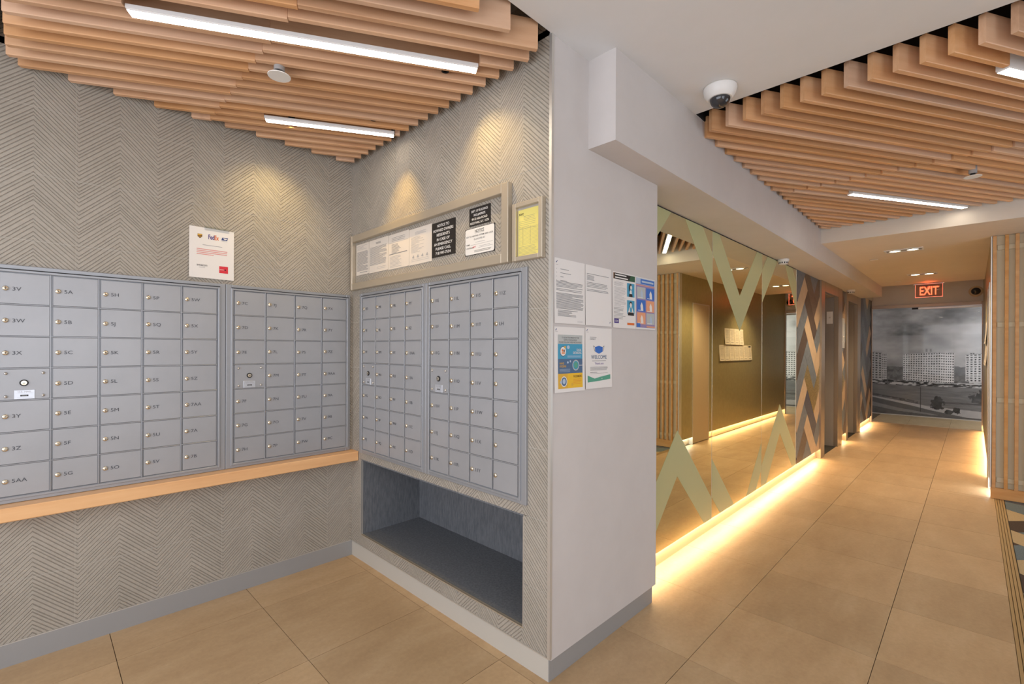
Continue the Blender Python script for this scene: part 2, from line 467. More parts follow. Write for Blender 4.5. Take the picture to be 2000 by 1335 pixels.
# white pillar wall and its end
pc = MB().box(XB + 0.010, PIL, YC, YC + 0.10, 0.09, ZC, M_WHITE).box(PIL - 0.1, PIL, YC + 0.1, 1.6, 0.09, ZC, M_WHITE)
struct('wall_pillar', pc)
# baseboards
struct('baseboard_north', MB().box(-2.0, XB, YA - 0.004, YA + 0.001, 0, 0.0985, M_BASE))
struct('baseboard_east', MB().box(XB + 0.003, XB + 0.03, YC + .005, YA + 0.003, 0, 0.0985, M_BASE))
struct('baseboard_pillar', MB().box(XB + 0.0302, PIL - 0.033, YC + 0.005, YC + 0.03, 0, 0.09, M_BASE).box(PIL - 0.06, PIL - 0.033, YC + 0.03, YP, 0, 0.09, M_BASE))
# alcove west wall and lobby behind the camera
def wall_with_hole(axis, at, th, u0, u1, z1, hole):
    mb = MB()
    for a, b, c, d in subtract([(u0, u1, 0, z1)], hole):
        if axis == 'y': mb.box(a, b, at, at + th, c, d, M_WHITE)
        else: mb.box(at, at + th, a, b, c, d, M_WHITE)
    return mb
struct('wall_south', wall_with_hole('y', -2.4, 0.1, -2.3, 2.3, 2.9, (-1.5, 1.3, 0.4, 2.5)))
struct('wall_west', wall_with_hole('x', -2.1, 0.1, -2.4, YA + 0.1, 2.9, (-1.55, 2.65, 0.4, 2.5)))
struct('wall_entrance', wall_with_hole('y', -2.1, 0.1, 2.3, XP, 2.9, (3.4, 5.4, 0.0, 2.25)))
struct('wall_return', MB().box(2.2, 2.3, -2.4, -2.0, 0, 2.9, M_WHITE))
def window(name, axis, at, u0, u1, z0, z1, n):
    w = tag(bpy.data.objects.new(name, None), kind='structure'); COL.objects.link(w)
    def bx(a, b, c, d, t, M):
        mb = MB()
        if axis == 'y': mb.box(a, b, at - t, at + t, c, d, M)
        else: mb.box(at - t, at + t, a, b, c, d, M)
        return mb
    for a, b, c, d in ((u0, u0 + .05, z0, z1), (u1 - .05, u1, z0, z1), (u0 + .05, u1 - .05, z0, z0 + .05), (u0 + .05, u1 - .05, z1 - .05, z1)):
        bx(a, b, c, d, 0.03, M_FRAMEP).build('window_frame', w)
    st = (u1 - u0) / n
    for k in range(1, n): bx(u0 + k * st - .02, u0 + k * st + .02, z0 + .05, z1 - .05, 0.025, M_FRAMEP).build('mullion', w)
window('window_1', 'y', -2.35, -1.5, 1.3, 0.4, 2.5, 3)
window('window_2', 'x', -2.05, -1.55, 2.65, 0.4, 2.5, 4)
window('window_3', 'y', -2.05, 3.4, 5.4, 0.0, 2.25, 2)

# ------------------------------------------------------------------ ceiling, beam, soffit
OL = (-0.13, XB, YC, YA)                 # slat recess over the mailboxes
OR = (2.615, XS0, -1.9, YBM)             # slat recess over the lobby
ce = MB()
for x0, x1, y0, y1 in subtract(subtract([(-2.3, XS0, -2.6, YA + .1)], OL), OR): ce.box(x0, x1, y0, y1, ZC, ZC + 0.03, M_CEIL)
ce.box(XS1, XMU + .1, -1.6, 2.4, ZC + 0.05, ZC + 0.08, M_CEIL)
struct('ceiling', ce)
for q, nme in ((OL, 'ceiling_recess_alcove'), (OR, 'ceiling_recess_lobby')):
    x0, x1, y0, y1 = q
    rb = MB().box(x0 - .02, x1 + .02, y0 - .02, y1 + .02, 3.05, 3.07, M_BLACK)
    rb.box(x0 - .02, x0 - .002, y0, y1, ZC + .031, 3.05, M_BLACK).box(x1 + .002, x1 + .02, y0, y1, ZC + .031, 3.05, M_BLACK)
    rb.box(x0, x1, y0 - .02, y0 - .002, ZC + .031, 3.05, M_BLACK)
    if q is OR: rb.box(x0, x1, y1 - 0.008, y1 + .02, ZC + .004, 3.05, M_BLACK)
    struct(nme, rb)
struct('wall_beam', MB().box(1.79, XS1, YBM, 1.62, ZBM, ZC, M_WHITE))
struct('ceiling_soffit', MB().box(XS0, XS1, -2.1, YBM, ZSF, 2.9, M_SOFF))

# ------------------------------------------------------------------ corridor: wall behind mirrors, right wall, end wall
E1 = (7.19, 7.39, 8.26, 8.55); E2 = (8.905, 9.03, 9.853, 10.15)
wn = MB()
for a, b in ((PIL, E1[1]), (E1[2], E2[1]), (E2[2], XG)): wn.box(a, b, YP, 1.62, 0, 2.9 if b > 11 else ZBM, M_PLINTH)
for a, b in ((E1[1], E1[2]), (E2[1], E2[2])): wn.box(a, b, YP, 1.62, 2.20, ZBM, M_PLINTH)
wn.box(10.16, XG, YM, YP, 2.40, 2.8, M_WHITE)
struct('wall_mirror_side', wn)
D3 = (6.88, 7.49)
wr = MB().box(XP + 0.06, D3[0], YR - .1, YR, 0.11, ZSF, M_RWALL).box(D3[1], XG, YR - .1, YR, 0.11, 2.8, M_RWALL)
wr.box(D3[0], D3[1], YR - .1, YR, 2.12, ZSF, M_RWALL)
wr.box(XP + 0.06, D3[0], YR - .1, YR - .05, 0, 0.11, M_PLINTH).box(D3[1], XG, YR - .1, YR - .05, 0, 0.11, M_PLINTH)
struct('wall_south_corridor', wr)
d3 = thing('door_3', 'plain beige flush door in the brown corridor wall', None, ((D3[0] + D3[1]) / 2, YR, 0), R_R, kind='structure')
hw = (D3[1] - D3[0]) / 2
MB().cbox(-hw + .015, hw - .015, -0.004, 0.05, 0.012, 2.105, 0.003, M_DOORB).build('door_leaf', d3)
for s_ in (-1, 1): MB().box(s_ * hw - (.015 if s_ > 0 else 0), s_ * hw + (.015 if s_ < 0 else 0), -0.008, 0.05, 0.0, 2.12, M_TRIM).build('jamb', d3)
MB().box(-hw + .015, hw - .015, -0.008, 0.05, 2.105, 2.12, M_TRIM).build('head', d3)

wg = MB().box(XG, XG + .1, -1.6, -0.16, 0, 2.8, M_WHITE).box(XG, XG + .1, 1.50, 2.4, 0, 2.8, M_WHITE).box(XG, XG + .1, -0.16, 1.50, 2.295, 2.8, M_WHITE)
struct('wall_glass_end', wg)
struct('wall_vestibule', MB().box(XG + .1, XMU, 2.3, 2.4, 0, 2.8, M_WHITE).box(XMU, XMU + .1, -1.6, 2.4, 0, 2.8, M_WHITE).box(XG + .1, 12.0, -1.6, -1.5, 0, 2.8, M_WHITE).box(13.0, XMU, -1.6, -1.5, 0, 2.8, M_WHITE).box(12.0, 13.0, -1.6, -1.5, 2.3, 2.8, M_WHITE))
gd = thing('door_4', 'glass door in slim frame at the corridor end before the mural', None, (XG, 0.67, 0), R_B, kind='structure')
GL, GR, GT = -0.83, 0.83, 2.295        # local x runs from left post to right post
MB().cbox(GL, GL + .055, -0.03, 0.05, 0, GT, 0.004, M_FRAMEP).build('door_post', gd)
MB().cbox(GR - .055, GR, -0.03, 0.05, 0, GT, 0.004, M_FRAMEP).build('door_post', gd)
MB().cbox(GL + .055, GR - .055, -0.03, 0.05, GT - .055, GT, 0.004, M_FRAMEP).build('door_head', gd)
MB().box(GL + .06, GR - .06, 0.005, 0.015, 0.012, GT - .065, M_GLASS).build('glass_pane', gd)
MB().cbox(GL + .75, GR - .06, -0.02, 0.004, GT - .1, GT - .066, 0.003, M_TRIM).build('door_closer', gd)
MB().cbox(GL + .66, GL + .75, -0.025, 0.004, GT - .095, GT - .062, 0.003, M_DARK).build('closer_bracket', gd)

# ------------------------------------------------------------------ slat ceilings
A30 = math.radians(30)
SD = Vector((math.cos(A30), -math.sin(A30))); SN = Vector((math.sin(A30), math.cos(A30)))
ST, SB, STOP = 0.025, 2.652, 2.772
def slat_mesh():
    c = 0.0025; h = ST / 2
    prof = [(-h, STOP), (-h, SB + c), (-h + c, SB), (h - c, SB), (h, SB + c), (h, STOP)]
    mb = MB(); n = len(prof)
    v = [(0, y, z - SB) for y, z in prof] + [(1, y, z - SB) for y, z in prof]
    mb.add(v, [tuple(range(n)), tuple(range(2 * n - 1, n - 1, -1))] + [(k, (k + 1) % n, n + (k + 1) % n, n + k) for k in range(n)], M_MAPLE)
    return mb.mesh('slat')
SLAT = slat_mesh()
def clip_line(c, rect):
    """slat centre line n.p = c clipped to a rectangle: range of s along SD"""
    x0, x1, y0, y1 = rect; s0, s1 = -99, 99
    ox, oy = SN.x * c, SN.y * c
    for o, d, lo, hi in ((ox, SD.x, x0, x1), (oy, SD.y, y0, y1)):
        a, b = (lo - o) / d, (hi - o) / d
        s0, s1 = max(s0, min(a, b)), min(s1, max(a, b))
    return s0, s1
def slat_ceiling(name, label, rect, c0, pitch, xsplit, leds):
    root = thing(name, label, 'ceiling panel', ((rect[0] + rect[1]) / 2, (rect[2] + rect[3]) / 2, SB))
    k = -80; cnt = 0
    for k in range(-80, 81):
        c = c0 + pitch * k
        s0, s1 = clip_line(c, rect)
        if s1 - s0 < 0.02: continue
        spans = [(s0, s1)]
        cuts = [(q[1] - 0.004, q[2] + 0.004) for q in leds if abs(q[0] - c) < (ST + q[3]) / 2 + 0.001]
        ssp = (xsplit - SN.x * c) / SD.x
        cuts.append((ssp - 0.0015, ssp + 0.0015))
        for a, b in cuts:
            nx = []
            for p, q in spans:
                if b <= p or a >= q: nx.append((p, q)); continue
                if a - p > 0.02: nx.append((p, a))
                if q - b > 0.02: nx.append((b, q))
            spans = nx
        for p, q in spans:
            o = link('slat', SLAT, root)
            pos = Vector((SN.x * c + SD.x * p, SN.y * c + SD.y * p, SB + random.uniform(-0.0015, 0.0015)))
            if p < ssp - 0.01: pos += Vector((SN.x, SN.y, 0)) * 0.011
            o.location = pos - root.location
            o.rotation_euler = (0, 0, -A30); o.scale = (q - p, 1, 1); cnt += 1
    return cnt
def linear_light(label, c, s0, s1, w, hgt=0.09, group='linear lights between the ceiling slats'):
    mid = (s0 + s1) / 2; L_ = (s1 - s0) / 2
    pos = SN * c + SD * mid
    o = thing('linear_light', label, 'light', (pos.x, pos.y, SB), -A30, group)
    MB().box(-L_, L_, -w / 2, w / 2, -0.002, hgt, M_FIX).build('housing', o)
    d = MB(); cc = 0.0035; z = -0.002
    d.add([(-L_ + .002, -w / 2 + .002, z), (L_ - .002, -w / 2 + .002, z), (L_ - .002, w / 2 - .002, z), (-L_ + .002, w / 2 - .002, z),
           (-L_ + cc, -w / 2 + cc, z - .006), (L_ - cc, -w / 2 + cc, z - .006), (L_ - cc, w / 2 - cc, z - .006), (-L_ + cc, w / 2 - cc, z - .006)],
          [(0, 1, 5, 4), (1, 2, 6, 5), (2, 3, 7, 6), (3, 0, 4, 7), (3, 2, 1, 0)], M_FIX)
    d.add([(-L_ + cc, -w / 2 + cc, z - .0061), (L_ - cc, -w / 2 + cc, z - .0061), (L_ - cc, w / 2 - cc, z - .0061), (-L_ + cc, w / 2 - cc, z - .0061)], [(0, 1, 2, 3)], M_DIFF)
    d.build('diffuser', o, fix=False)
    return (c, s0, s1, w)
def cs(x, y): p = Vector((x, y)); return p.dot(SN), p.dot(SD)
def led_from(a, b, label, w=0.05, hgt=0.09):
    c1, s1 = cs(*a); c2, s2 = cs(*b)
    return linear_light(label, (c1 + c2) / 2, s1, s2, w, hgt)
def fill_bar(label, x, y):  # unseen bar added behind the camera so the floor bounces more light up
    o = thing('added_fill_light', label, 'light', (x, y, ZC), 0, 'added fill lights on the lobby ceiling')
    MB().box(-0.55, 0.55, -0.06, 0.06, -0.035, 0.0, M_FIX).build('housing', o)
    MB().box(-0.54, 0.54, -0.05, 0.05, -0.040, -0.035, M_DIFF).build('diffuser', o)
fill_bar('added fill light on the lobby ceiling behind the camera, nearer the windows', -0.9, -0.9)
fill_bar('added fill light on the lobby ceiling behind the camera, nearer the mailboxes', -1.0, 0.9)
LA = [led_from((0.247, 2.245), (1.365, 1.565), 'long linear light crossing the slat ceiling above the mailboxes', 0.05, 0.012),
      led_from((0.871, 2.744), (1.458, 2.406), 'short linear light near the alcove corner of the slat ceiling', 0.045, 0.012)]
LB = [led_from((4.503, 0.70), (5.62, 0.06), 'linear light in the lobby slats near the lowered corridor ceiling'),
      led_from((2.976, -0.087), (4.05, -0.707), 'linear light in the lobby slats at the right edge, white end cap showing'),
      led_from((3.3, -0.95), (4.35, -1.556), 'linear light in the lobby slats nearest the entrance doors')]
n1 = slat_ceiling('slat_ceiling', 'maple slat ceiling panel hung over the mailbox alcove', (-0.088, 1.487, YC + 0.025, 3.005), 1.8545, 0.0801, 0.665, LA)
n2 = slat_ceiling('slat_ceiling', 'maple slat ceiling panel hung over the lobby beside the dome camera', (2.67, 5.665, -1.85, 1.112), 2.264 - 0.0125, 0.0785, 4.16, LB)

def spot(name, loc, target, power, color, angle, blend=0.6, size=0.03):
    l = bpy.data.lights.new(name, 'SPOT'); l.energy = power; l.color = color
    l.spot_size = math.radians(angle); l.spot_blend = blend; l.shadow_soft_size = size
    o = bpy.data.objects.new(name, l); COL.objects.link(o); o.location = loc
    o.rotation_euler = (Vector(target) - Vector(loc)).to_track_quat('-Z', 'Y').to_euler(); return o
def wall_washer(label, loc, target, power, color, angle, blend=0.6):
    o = thing('accent_spotlight', label, 'light', loc, 0, 'accent spotlights hidden above the alcove slats')
    MB().lathe([(0.012, 0.02), (0.017, 0.016), (0.017, 0.09), (0.010, 0.10)], 16, M_BLACK).build('can', o, smooth=True)
    MB().lathe([(0.0, 0.0195), (0.011, 0.0195)], 16, M_GREYP).build('lens', o)
    spot('spot_lamp', (loc[0], loc[1], loc[2] + 0.01), target, power, color, angle, blend, 0.012)
wall_washer('small accent spotlight by the notice wall, nearest the corner', (1.30, 2.362, SB), (1.53, 2.42, 2.0), 15, (1.0, 0.62, 0.16), 60, 1.0)
wall_washer('small accent spotlight by the notice wall, above the certificate', (1.30, 1.715, SB), (1.53, 1.60, 2.0), 9, (1.0, 0.70, 0.28), 92, 1.0)
wall_washer('small accent spotlight by the mailbox wall', (1.0, 2.72, SB), (0.98, 3.05, 2.0), 9, (1.0, 0.72, 0.28), 88, 1.0)

def sprinkler(label, loc, drop):
    o = thing('sprinkler', label, 'sprinkler', loc, 0, 'sprinklers in the slat ceilings')
    MB().lathe([(0.022, 0.0), (0.022, 0.05), (0.018, 0.055), (0.018, 0.12)], 20, M_GREYP).build('body', o, smooth=True)
    MB().lathe([(0.0, -drop - 0.003), (0.046, -drop - 0.003), (0.047, -drop), (0.0, -drop + 0.001)], 28, M_FIX).build('cover_plate', o, smooth=True)
    MB().lathe([(0.014, -drop), (0.014, 0.0)], 14, M_DARK).build('neck', o, smooth=True)
sprinkler('white round sprinkler plate hanging below the alcove slats', (0.752, 2.19, 2.632), 0.022)
sprinkler('round sprinkler plate under the lobby slats', (4.504, 0.008, 2.628), 0.02)

dc = thing('dome_camera', 'white dome security camera on the ceiling beside the lobby slats', 'camera', (2.435, 0.925, ZC))
MB().lathe([(0.079, 0.0), (0.080, -0.010), (0.076, -0.030), (0.066, -0.048), (0.056, -0.058), (0.05, -0.058)], 36, M_FIX).build('housing', dc, smooth=True)
MB().lathe([(0.049, -0.055)] + [(0.049 * math.cos(a), -0.056 - 0.046 * math.sin(a)) for a in [0.1, 0.35, 0.6, 0.85, 1.1, 1.3, 1.5]] + [(0.0, -0.102)], 28, M_DOME).build('dome', dc, smooth=True)
MB().lathe([(0.081, 0.0), (0.081, -0.004)], 36, M_TRIM).build('ring', dc, smooth=True)

# ------------------------------------------------------------------ mailboxes
def ring(mb, x0, x1, z0, z1, w, y0, y1, M, c=0.0015):
    for a, b, p, q in ((x0, x0 + w, z0, z1), (x1 - w, x1, z0, z1), (x0 + w, x1 - w, z0, z0 + w), (x0 + w, x1 - w, z1 - w, z1)):
        mb.cbox(a, b, y0, y1, p, q, c, M)
LOCKM = MB().lathe([(0.0105, 0.0), (0.0105, -0.004), (0.0095, -0.006), (0.0065, -0.0075), (0.0, -0.008)], 18, M_LOCK, 'y')
LOCKM.add([(-0.0012, -0.0085, -0.005), (0.0012, -0.0085, -0.005), (0.0012, -0.0085, 0.002), (-0.0012, -0.0085, 0.002)], [(0, 1, 2, 3)], M_DARK)
LOCKM = LOCKM.mesh('lock')
LOCKM.polygons.foreach_set('use_smooth', [len(p.vertices) == 4 for p in LOCKM.polygons])
BOLTM = MB().lathe([(0.0065, 0.0), (0.006, -0.004), (0.004, -0.0065), (0.0, -0.0075)], 14, M_STEEL, 'y').mesh('bolt')
BOLTM.polygons.foreach_set('use_smooth', [True] * len(BOLTM.polygons))
MASTERM = MB().lathe([(0.0145, 0.0), (0.0145, -0.004), (0.010, -0.0045)], 20, M_DARK, 'y').lathe([(0.0098, -0.003), (0.0098, -0.006), (0.0, -0.0065)], 18, M_LOCK, 'y')
MASTERM.add([(-0.004, -0.0072, -0.001), (0.004, -0.0072, -0.001), (0.004, -0.0072, 0.001), (-0.004, -0.0072, 0.001)], [(0, 1, 2, 3)], M_DARK)
MASTERM = MASTERM.mesh('master_lock')
def mailbox_bank(label, loc, rz, ncol, cols, x0, x1, fl0, fl1, nudge):
    """local x from x0 to x1 holds the doors; flange spans fl0..fl1; z absolute"""
    o = thing('mailbox_bank', label, 'mailboxes', loc, rz, 'mailbox banks in the alcove')
    z0, z1 = 0.752, 1.742
    fr = MB()
    ring(fr, fl0, fl1, 0.7235, 1.775, 0.030, -0.014, 0.0, M_BOXF, 0.002)
    ring(fr, x0 - 0.014, x1 + 0.014, z0 - 0.012, z1 + 0.012, 0.011, -0.020, -0.0, M_BOXF, 0.0015)
    fr.box(fl0 + .028, fl1 - .028, -0.006, 0.0, 0.75, 1.75, M_BOXF)
    fr.build('frame', o)
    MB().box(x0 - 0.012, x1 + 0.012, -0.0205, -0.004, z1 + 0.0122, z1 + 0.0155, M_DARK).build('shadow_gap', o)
    pw, ph = (x1 - x0) / ncol, (z1 - z0) / 7
    gp = 0.0032
    bars = MB()
    for k in range(1, ncol): bars.cbox(x0 + k * pw - 0.0048, x0 + k * pw - 0.0002, -0.0185, -0.004, z0, z1, 0.001, M_BOXF)
    for j in range(1, 7): bars.cbox(x0, x1, -0.0178, -0.004, z0 + j * ph - 0.0022, z0 + j * ph + 0.0022, 0.001, M_BOXF)
    bars.build('divider_grid', o)
    dm = MB().cbox(gp + 0.002, pw - gp - 0.002, -0.0165, -0.004, gp, ph - gp, 0.0012, M_BOX).mesh('door')
    for ci, col in enumerate(cols):
        for ri, name in enumerate(col):
            dz = z1 - (ri + 1) * ph
            d = link('master_door' if name == '*' else 'door', dm, o, (x0 + ci * pw, 0, dz))
            if name == '*':
                for bx_, bz in ((0.024, ph - 0.022), (pw - 0.026, ph - 0.022), (0.024, 0.018), (pw - 0.026, 0.018)):
                    link('bolt', BOLTM, d, (bx_, -0.0165, bz))
                link('master_lock', MASTERM, d, (pw * 0.48, -0.0165, ph * 0.54))
                pl = Ink(-0.0188)
                x_, w_ = pw * 0.49, 0.060 if ncol == 5 else 0.058
                MB().cbox(x_ - w_ / 2 * 1.08, x_ + w_ / 2 * 1.08, -0.0185, -0.0165, 0.004, 0.045, 0.001, M_PLATE).build('name_plate', d)
                pl.text('U.S. MAIL', x_, 0.0335, 0.0105, M_INKL, 'c')
                pl.rect(x_ - w_ * .46, x_ + w_ * .46, 0.0300, 0.0305, M_INKL)
                pl.rect(x_ - w_ * .22, x_ + w_ * .2, 0.0165, 0.0232, M_DARK)
                pl.rect(x_ - w_ * .16, x_ + w_ * .14, 0.0190, 0.0206, M_PALEG, 1)
                pl.rect(x_ - w_ * .4, x_ + w_ * .44, 0.0105, 0.0110, M_INKL)
                pl.build('plate_print', d, fix=False)
            else:
                jz = random.uniform(-.002, .002)
                link('lock', LOCKM, d, (0.0225, -0.0165, ph * 0.50 + jz))
                if name:
                    tx = Ink(-0.0171)
                    tx.text(name, 0.0415, ph * 0.50 - 0.008 + jz, 0.0235, M_NUM, 'l', 0.0, sx=1.12)
                    tx.build('number', d, fix=False)
    return o
C1 = ['3V 3W 3X * 3Y 3Z 5AA', '5A 5B 5C 5D 5E 5F 5G', '5H 5J 5K 5L 5M 5N 5O', '5P 5Q 5R 5S 5T 5U 5V', '5W 5X 5Y 5Z 7AA 7A 7B']
C2 = ['7C 7D 7E * 7F 7G 7H', '7J 7K 7L 7M 7N 7O 7P', '7Q 7R 7S 7T 7U 7V 7W', '7X 7Y 7Z 9AA 9A 9B 9C']
C3 = ['9D 9E 9F * 9G 9H 9J', '9K 9L 9M 9N 9O 9P 9Q', '9R 9S 9T 9U 9V 9W 9X', '9Y 9Z 11AA 11A 11B 11C 11D']
C4 = ['11E 11F 11G * 11H 11J 11K', '11L 11M 11N 11O 11P 11Q 11R', '11S 11T 11U 11V 11W 11X 11Y', '11Z LH _ _ _ _ _']
sp = lambda L_: [[('' if n == '_' else n) for n in s_.split()] for s_ in L_]
mailbox_bank('five-column silver mailbox bank at the left, doors 3V to 7B', (0, YA - 0.001, 0), R_A, 5, sp(C1), -0.113, 0.717, -0.158, 0.757, 0)
mailbox_bank('four-column silver mailbox bank above the wooden ledge by the corner, doors 7C to 9C', (0, YA - 0.001, 0), R_A, 4, sp(C2), 0.798, 1.476, 0.759, 1.503, 0)
mailbox_bank('silver mailbox bank on the notice wall nearest the corner, doors up to 11D', (XB - 0.001, 0, 0), R_B, 4, sp(C3), -2.870, -2.197, -2.915, -2.157, 0)
mailbox_bank('silver mailbox bank on the notice wall nearest the pillar, doors 11E to LH and blanks', (XB - 0.001, 0, 0), R_B, 4, sp(C4), -2.116, -1.446, -2.155, -1.403, 0)

sh = thing('wooden_ledge', 'orange maple ledge running under the mailboxes', 'shelf', (0.68, YA, 0.661))
mb = MB()
mb.cbox(-0.84, XB - 0.68 - 0.001, -0.098, -0.001, 0.0, 0.0615, 0.004, M_SHELF)
mb.build('board', sh)
MB().box(-0.84, XB - 0.68 - 0.002, -0.016, -0.001, -0.012, -0.0005, M_SHELF).build('cleat', sh)

# ------------------------------------------------------------------ paper sheets
def sheet(name, label, cat, loc, rz, w, h, M=None, curl=0.0, tilt=0.0, group=None, th=0.0006, left=0.0):
    """sheet hanging on a wall; local origin at its top left corner; returns (root, Ink)"""
    o = thing(name, label, cat, loc, rz, group)
    o.rotation_euler = (0, tilt, rz)
    cf = (lambda z: -curl * (min(1.0, max(0.0, -z / h)) ** 2)) if curl else (lambda z: 0.0)
    mb = MB(); n = 8
    v = []
    for k in range(n + 1):
        z = -h * k / n
        for x in (0, w):
            v += [(x, cf(z) - th - 0.0004, z), (x, cf(z) - 0.0004, z)]
    f = []
    for k in range(n):
        a, b = 4 * k, 4 * (k + 1)
        f += [(a, b, b + 2, a + 2), (a + 1, a + 3, b + 3, b + 1), (a, a + 1, b + 1, b), (a + 2, b + 2, b + 3, a + 3)]
    f += [(0, 2, 3, 1), (4 * n, 4 * n + 1, 4 * n + 3, 4 * n + 2)]
    mb.add(v, f, M or M_PAPER); mb.build('sheet', o)
    ink = Ink(-th - 0.0009, cf); ink.root = o; ink.w = w; ink.h = h
    return o, ink
def done(ink): ink.build('print', ink.root, fix=False)
LW, LH = 0.2159, 0.2794

# flyer above the left mailboxes
o, k = sheet('delivery_flyer', 'white courier flyer with logos taped above the mailboxes', 'flyer', (0.586, YA - 0.001, 2.078), R_A, LW, LH, M_PAPER, 0.006, 0.006)
k.poly([(0.038, -0.038), (0.060, -0.038), (0.060, -0.052), (0.049, -0.062), (0.038, -0.052)], M_BROWN, 1)
k.poly([(0.039, -0.039), (0.059, -0.039), (0.059, -0.043), (0.039, -0.047)], M_GOLD, 2)
k.text('ups', 0.049, -0.0535, 0.011, M_GOLD, 'c', 0.01, 0.015, 3)
k.text('Fed', 0.088, -0.060, 0.036, M_PURPLE, 'l', 0.02, 0.030, 1); k.text('Ex', 0.118, -0.060, 0.036, M_ORANGE, 'l', 0.02, 0.022, 1)
k.poly([(0.157, -0.040), (0.186, -0.040), (0.181, -0.056), (0.152, -0.056)], M_NAVY, 1)
k.poly([(0.160, -0.043), (0.184, -0.046), (0.170, -0.0535)], M_PAPER, 2)
k.rect(0.153, 0.181, -0.062, -0.060, M_INKL, 1)
k.lines(0.062, 0.160, -0.094, -0.095, 1, M_INKL, 0.0030, 3)
k.lines(0.034, 0.188, -0.118, -0.146, 4, M_INKR, 0.0040, 5, 0.06)
k.text('amazon', 0.034, -0.214, 0.019, M_INK, 'l', 0.008, 0.050); k.rect(0.046, 0.074, -0.2225, -0.2205, M_INKL, 1)
k.rect(0.142, 0.186, -0.243, -0.204, M_RED, 1); k.rect(0.144, 0.166, -0.2245, -0.2225, M_PAPER, 2); k.ell(0.172, -0.2235, 0.004, 0.004, M_DARK, 2)
done(k)
MB().box(0.07, 0.19, -0.0022, -0.0010, -0.012, 0.010, M_GLASS).build('tape', o)

# long notice frame on the east wall
NFY0, NFY1, NFZ0, NFZ1 = 1.507, 3.022, 1.805, 2.170
nf = thing('notice_frame', 'long champagne aluminium notice frame above the mailboxes', 'frame', (XB - 0.001, (NFY0 + NFY1) / 2, NFZ0), R_B)
hw = (NFY1 - NFY0) / 2; hh = NFZ1 - NFZ0; bw = 0.044
for a, b, c, d in ((-hw, -hw + 0.024, 0, hh), (hw - bw, hw, 0, hh), (-hw + 0.024, hw - bw, 0, bw), (-hw + 0.024, hw - bw, hh - bw, hh)):
    MB().cbox(a, b, -0.028, 0.0, c, d, 0.0025, M_ALU).build('frame_bar', nf)
def on_b(name, label, cat, y_left, y_right, ztop, zbot, M, **kw):
    return sheet(name, label, cat, (XB - 0.001, y_left, ztop), R_B, y_left - y_right, ztop - zbot, M, **kw)
GN = 'paper notices in the long frame'
o, k = on_b('paper_notice', 'typed notice at the corner end of the long frame', 'paper', 2.985, 2.815, 2.108, 1.903, M_PAPERC, group=GN)
k.lines(0.01, k.w - .01, -0.012, -0.036, 4, M_INKL, 0.0018, 1, 0.5); k.lines(0.01, k.w - .01, -0.052, -k.h + .03, 22, M_INK, 0.0022, 2, .06); k.rect(0.05, k.w - .02, -k.h + .014, -k.h + .017, M_INK); done(k)
o, k = on_b('paper_notice', 'typed page headed NOTICE, second sheet in the long frame', 'paper', 2.812, 2.578, 2.108, 1.900, M_PAPERC, group=GN)
k.text('NOTICE', k.w / 2, -0.030, 0.016, M_INK, 'c', 0.006); k.lines(0.012, k.w - .015, -0.046, -k.h + .05, 18, M_INK, 0.002, 3, .08); k.lines(0.1, k.w - .02, -k.h + .03, -k.h + .02, 2, M_INKL, 0.0018, 3); done(k)
o, k = on_b('paper_notice', 'printed table page, third sheet in the long frame', 'paper', 2.576, 2.347, 2.106, 1.896, M_PAPERC, group=GN)
k.lines(0.04, k.w - .04, -0.022, -0.04, 3, M_INK, 0.0018, 4); k.rect(.01, k.w - .01, -.052, -.0505, M_INKL)
k.lines(0.04, 0.14, -0.062, -0.112, 8, M_INK, 0.002, 6, .4); k.rect(.01, k.w - .02, -.122, -.118, M_INK); k.lines(0.02, 0.15, -0.134, -k.h + .012, 9, M_INKL, 0.002, 7, .4); done(k)
o, k = on_b('paper_notice', 'page with signatures beside the black emergency sign', 'paper', 2.345, 2.122, 2.100, 1.894, M_PAPERC, group=GN)
k.lines(0.06, 0.17, -0.022, -0.034, 3, M_INKL, 0.0018, 8); k.lines(0.02, 0.15, -0.05, -0.135, 14, M_INKL, 0.0016, 9, .7)
for j in range(4): k.poly([(0.03 + .045 * j, -0.166), (0.045 + .045 * j, -0.150), (0.052 + .045 * j, -0.166), (0.06 + .045 * j, -0.154), (0.05 + .045 * j, -0.170)], M_INKL, 1)
k.lines(0.02, 0.2, -0.176, -0.186, 2, M_INKL, 0.0014, 4); done(k)
def plaque(name, label, y_left, y_right, ztop, zbot, M, lines, MT, sizes, zs, bold=0.012, widths=None, border=None):
    o, k = on_b(name, label, 'sign', y_left, y_right, ztop, zbot, M, th=0.003)
    for j, t in enumerate(lines):
        k.text(t, k.w / 2, -zs[j], sizes[j], MT, 'c', bold, None if widths is None else widths[j])
    return o, k
o, k = plaque('emergency_sign', 'black engraved sign reading NOTICE TO HOWARD OWNERS RESIDENTS', 2.120, 1.917, 2.093, 1.907, M_SIGNB,
    ('NOTICE TO', 'HOWARD OWNERS', 'RESIDENTS', 'IN CASE OF', 'AN EMERGENCY', 'PLEASE CALL', '718 997-7554'), M_SIGNW,
    [0.0205] * 7, [0.027 + 0.0246 * j for j in range(7)], 0.016, [0.105, 0.175, 0.115, 0.112, 0.158, 0.132, 0.132])
done(k)
o, k = plaque('building_sign', 'small black sign reading DEPT. OF BUILDINGS REG. number', 1.804, 1.650, 2.109, 2.021, M_SIGNB,
    ('DEPT. OF BUILDINGS', 'REG.#409075', '99-32 66th ROAD', 'REGO PARK, N.Y. 11374'), M_SIGNW, [0.0155] * 4, [0.0225 + 0.0195 * j for j in range(4)], 0.016, [0.122, 0.085, 0.115, 0.138])
done(k)
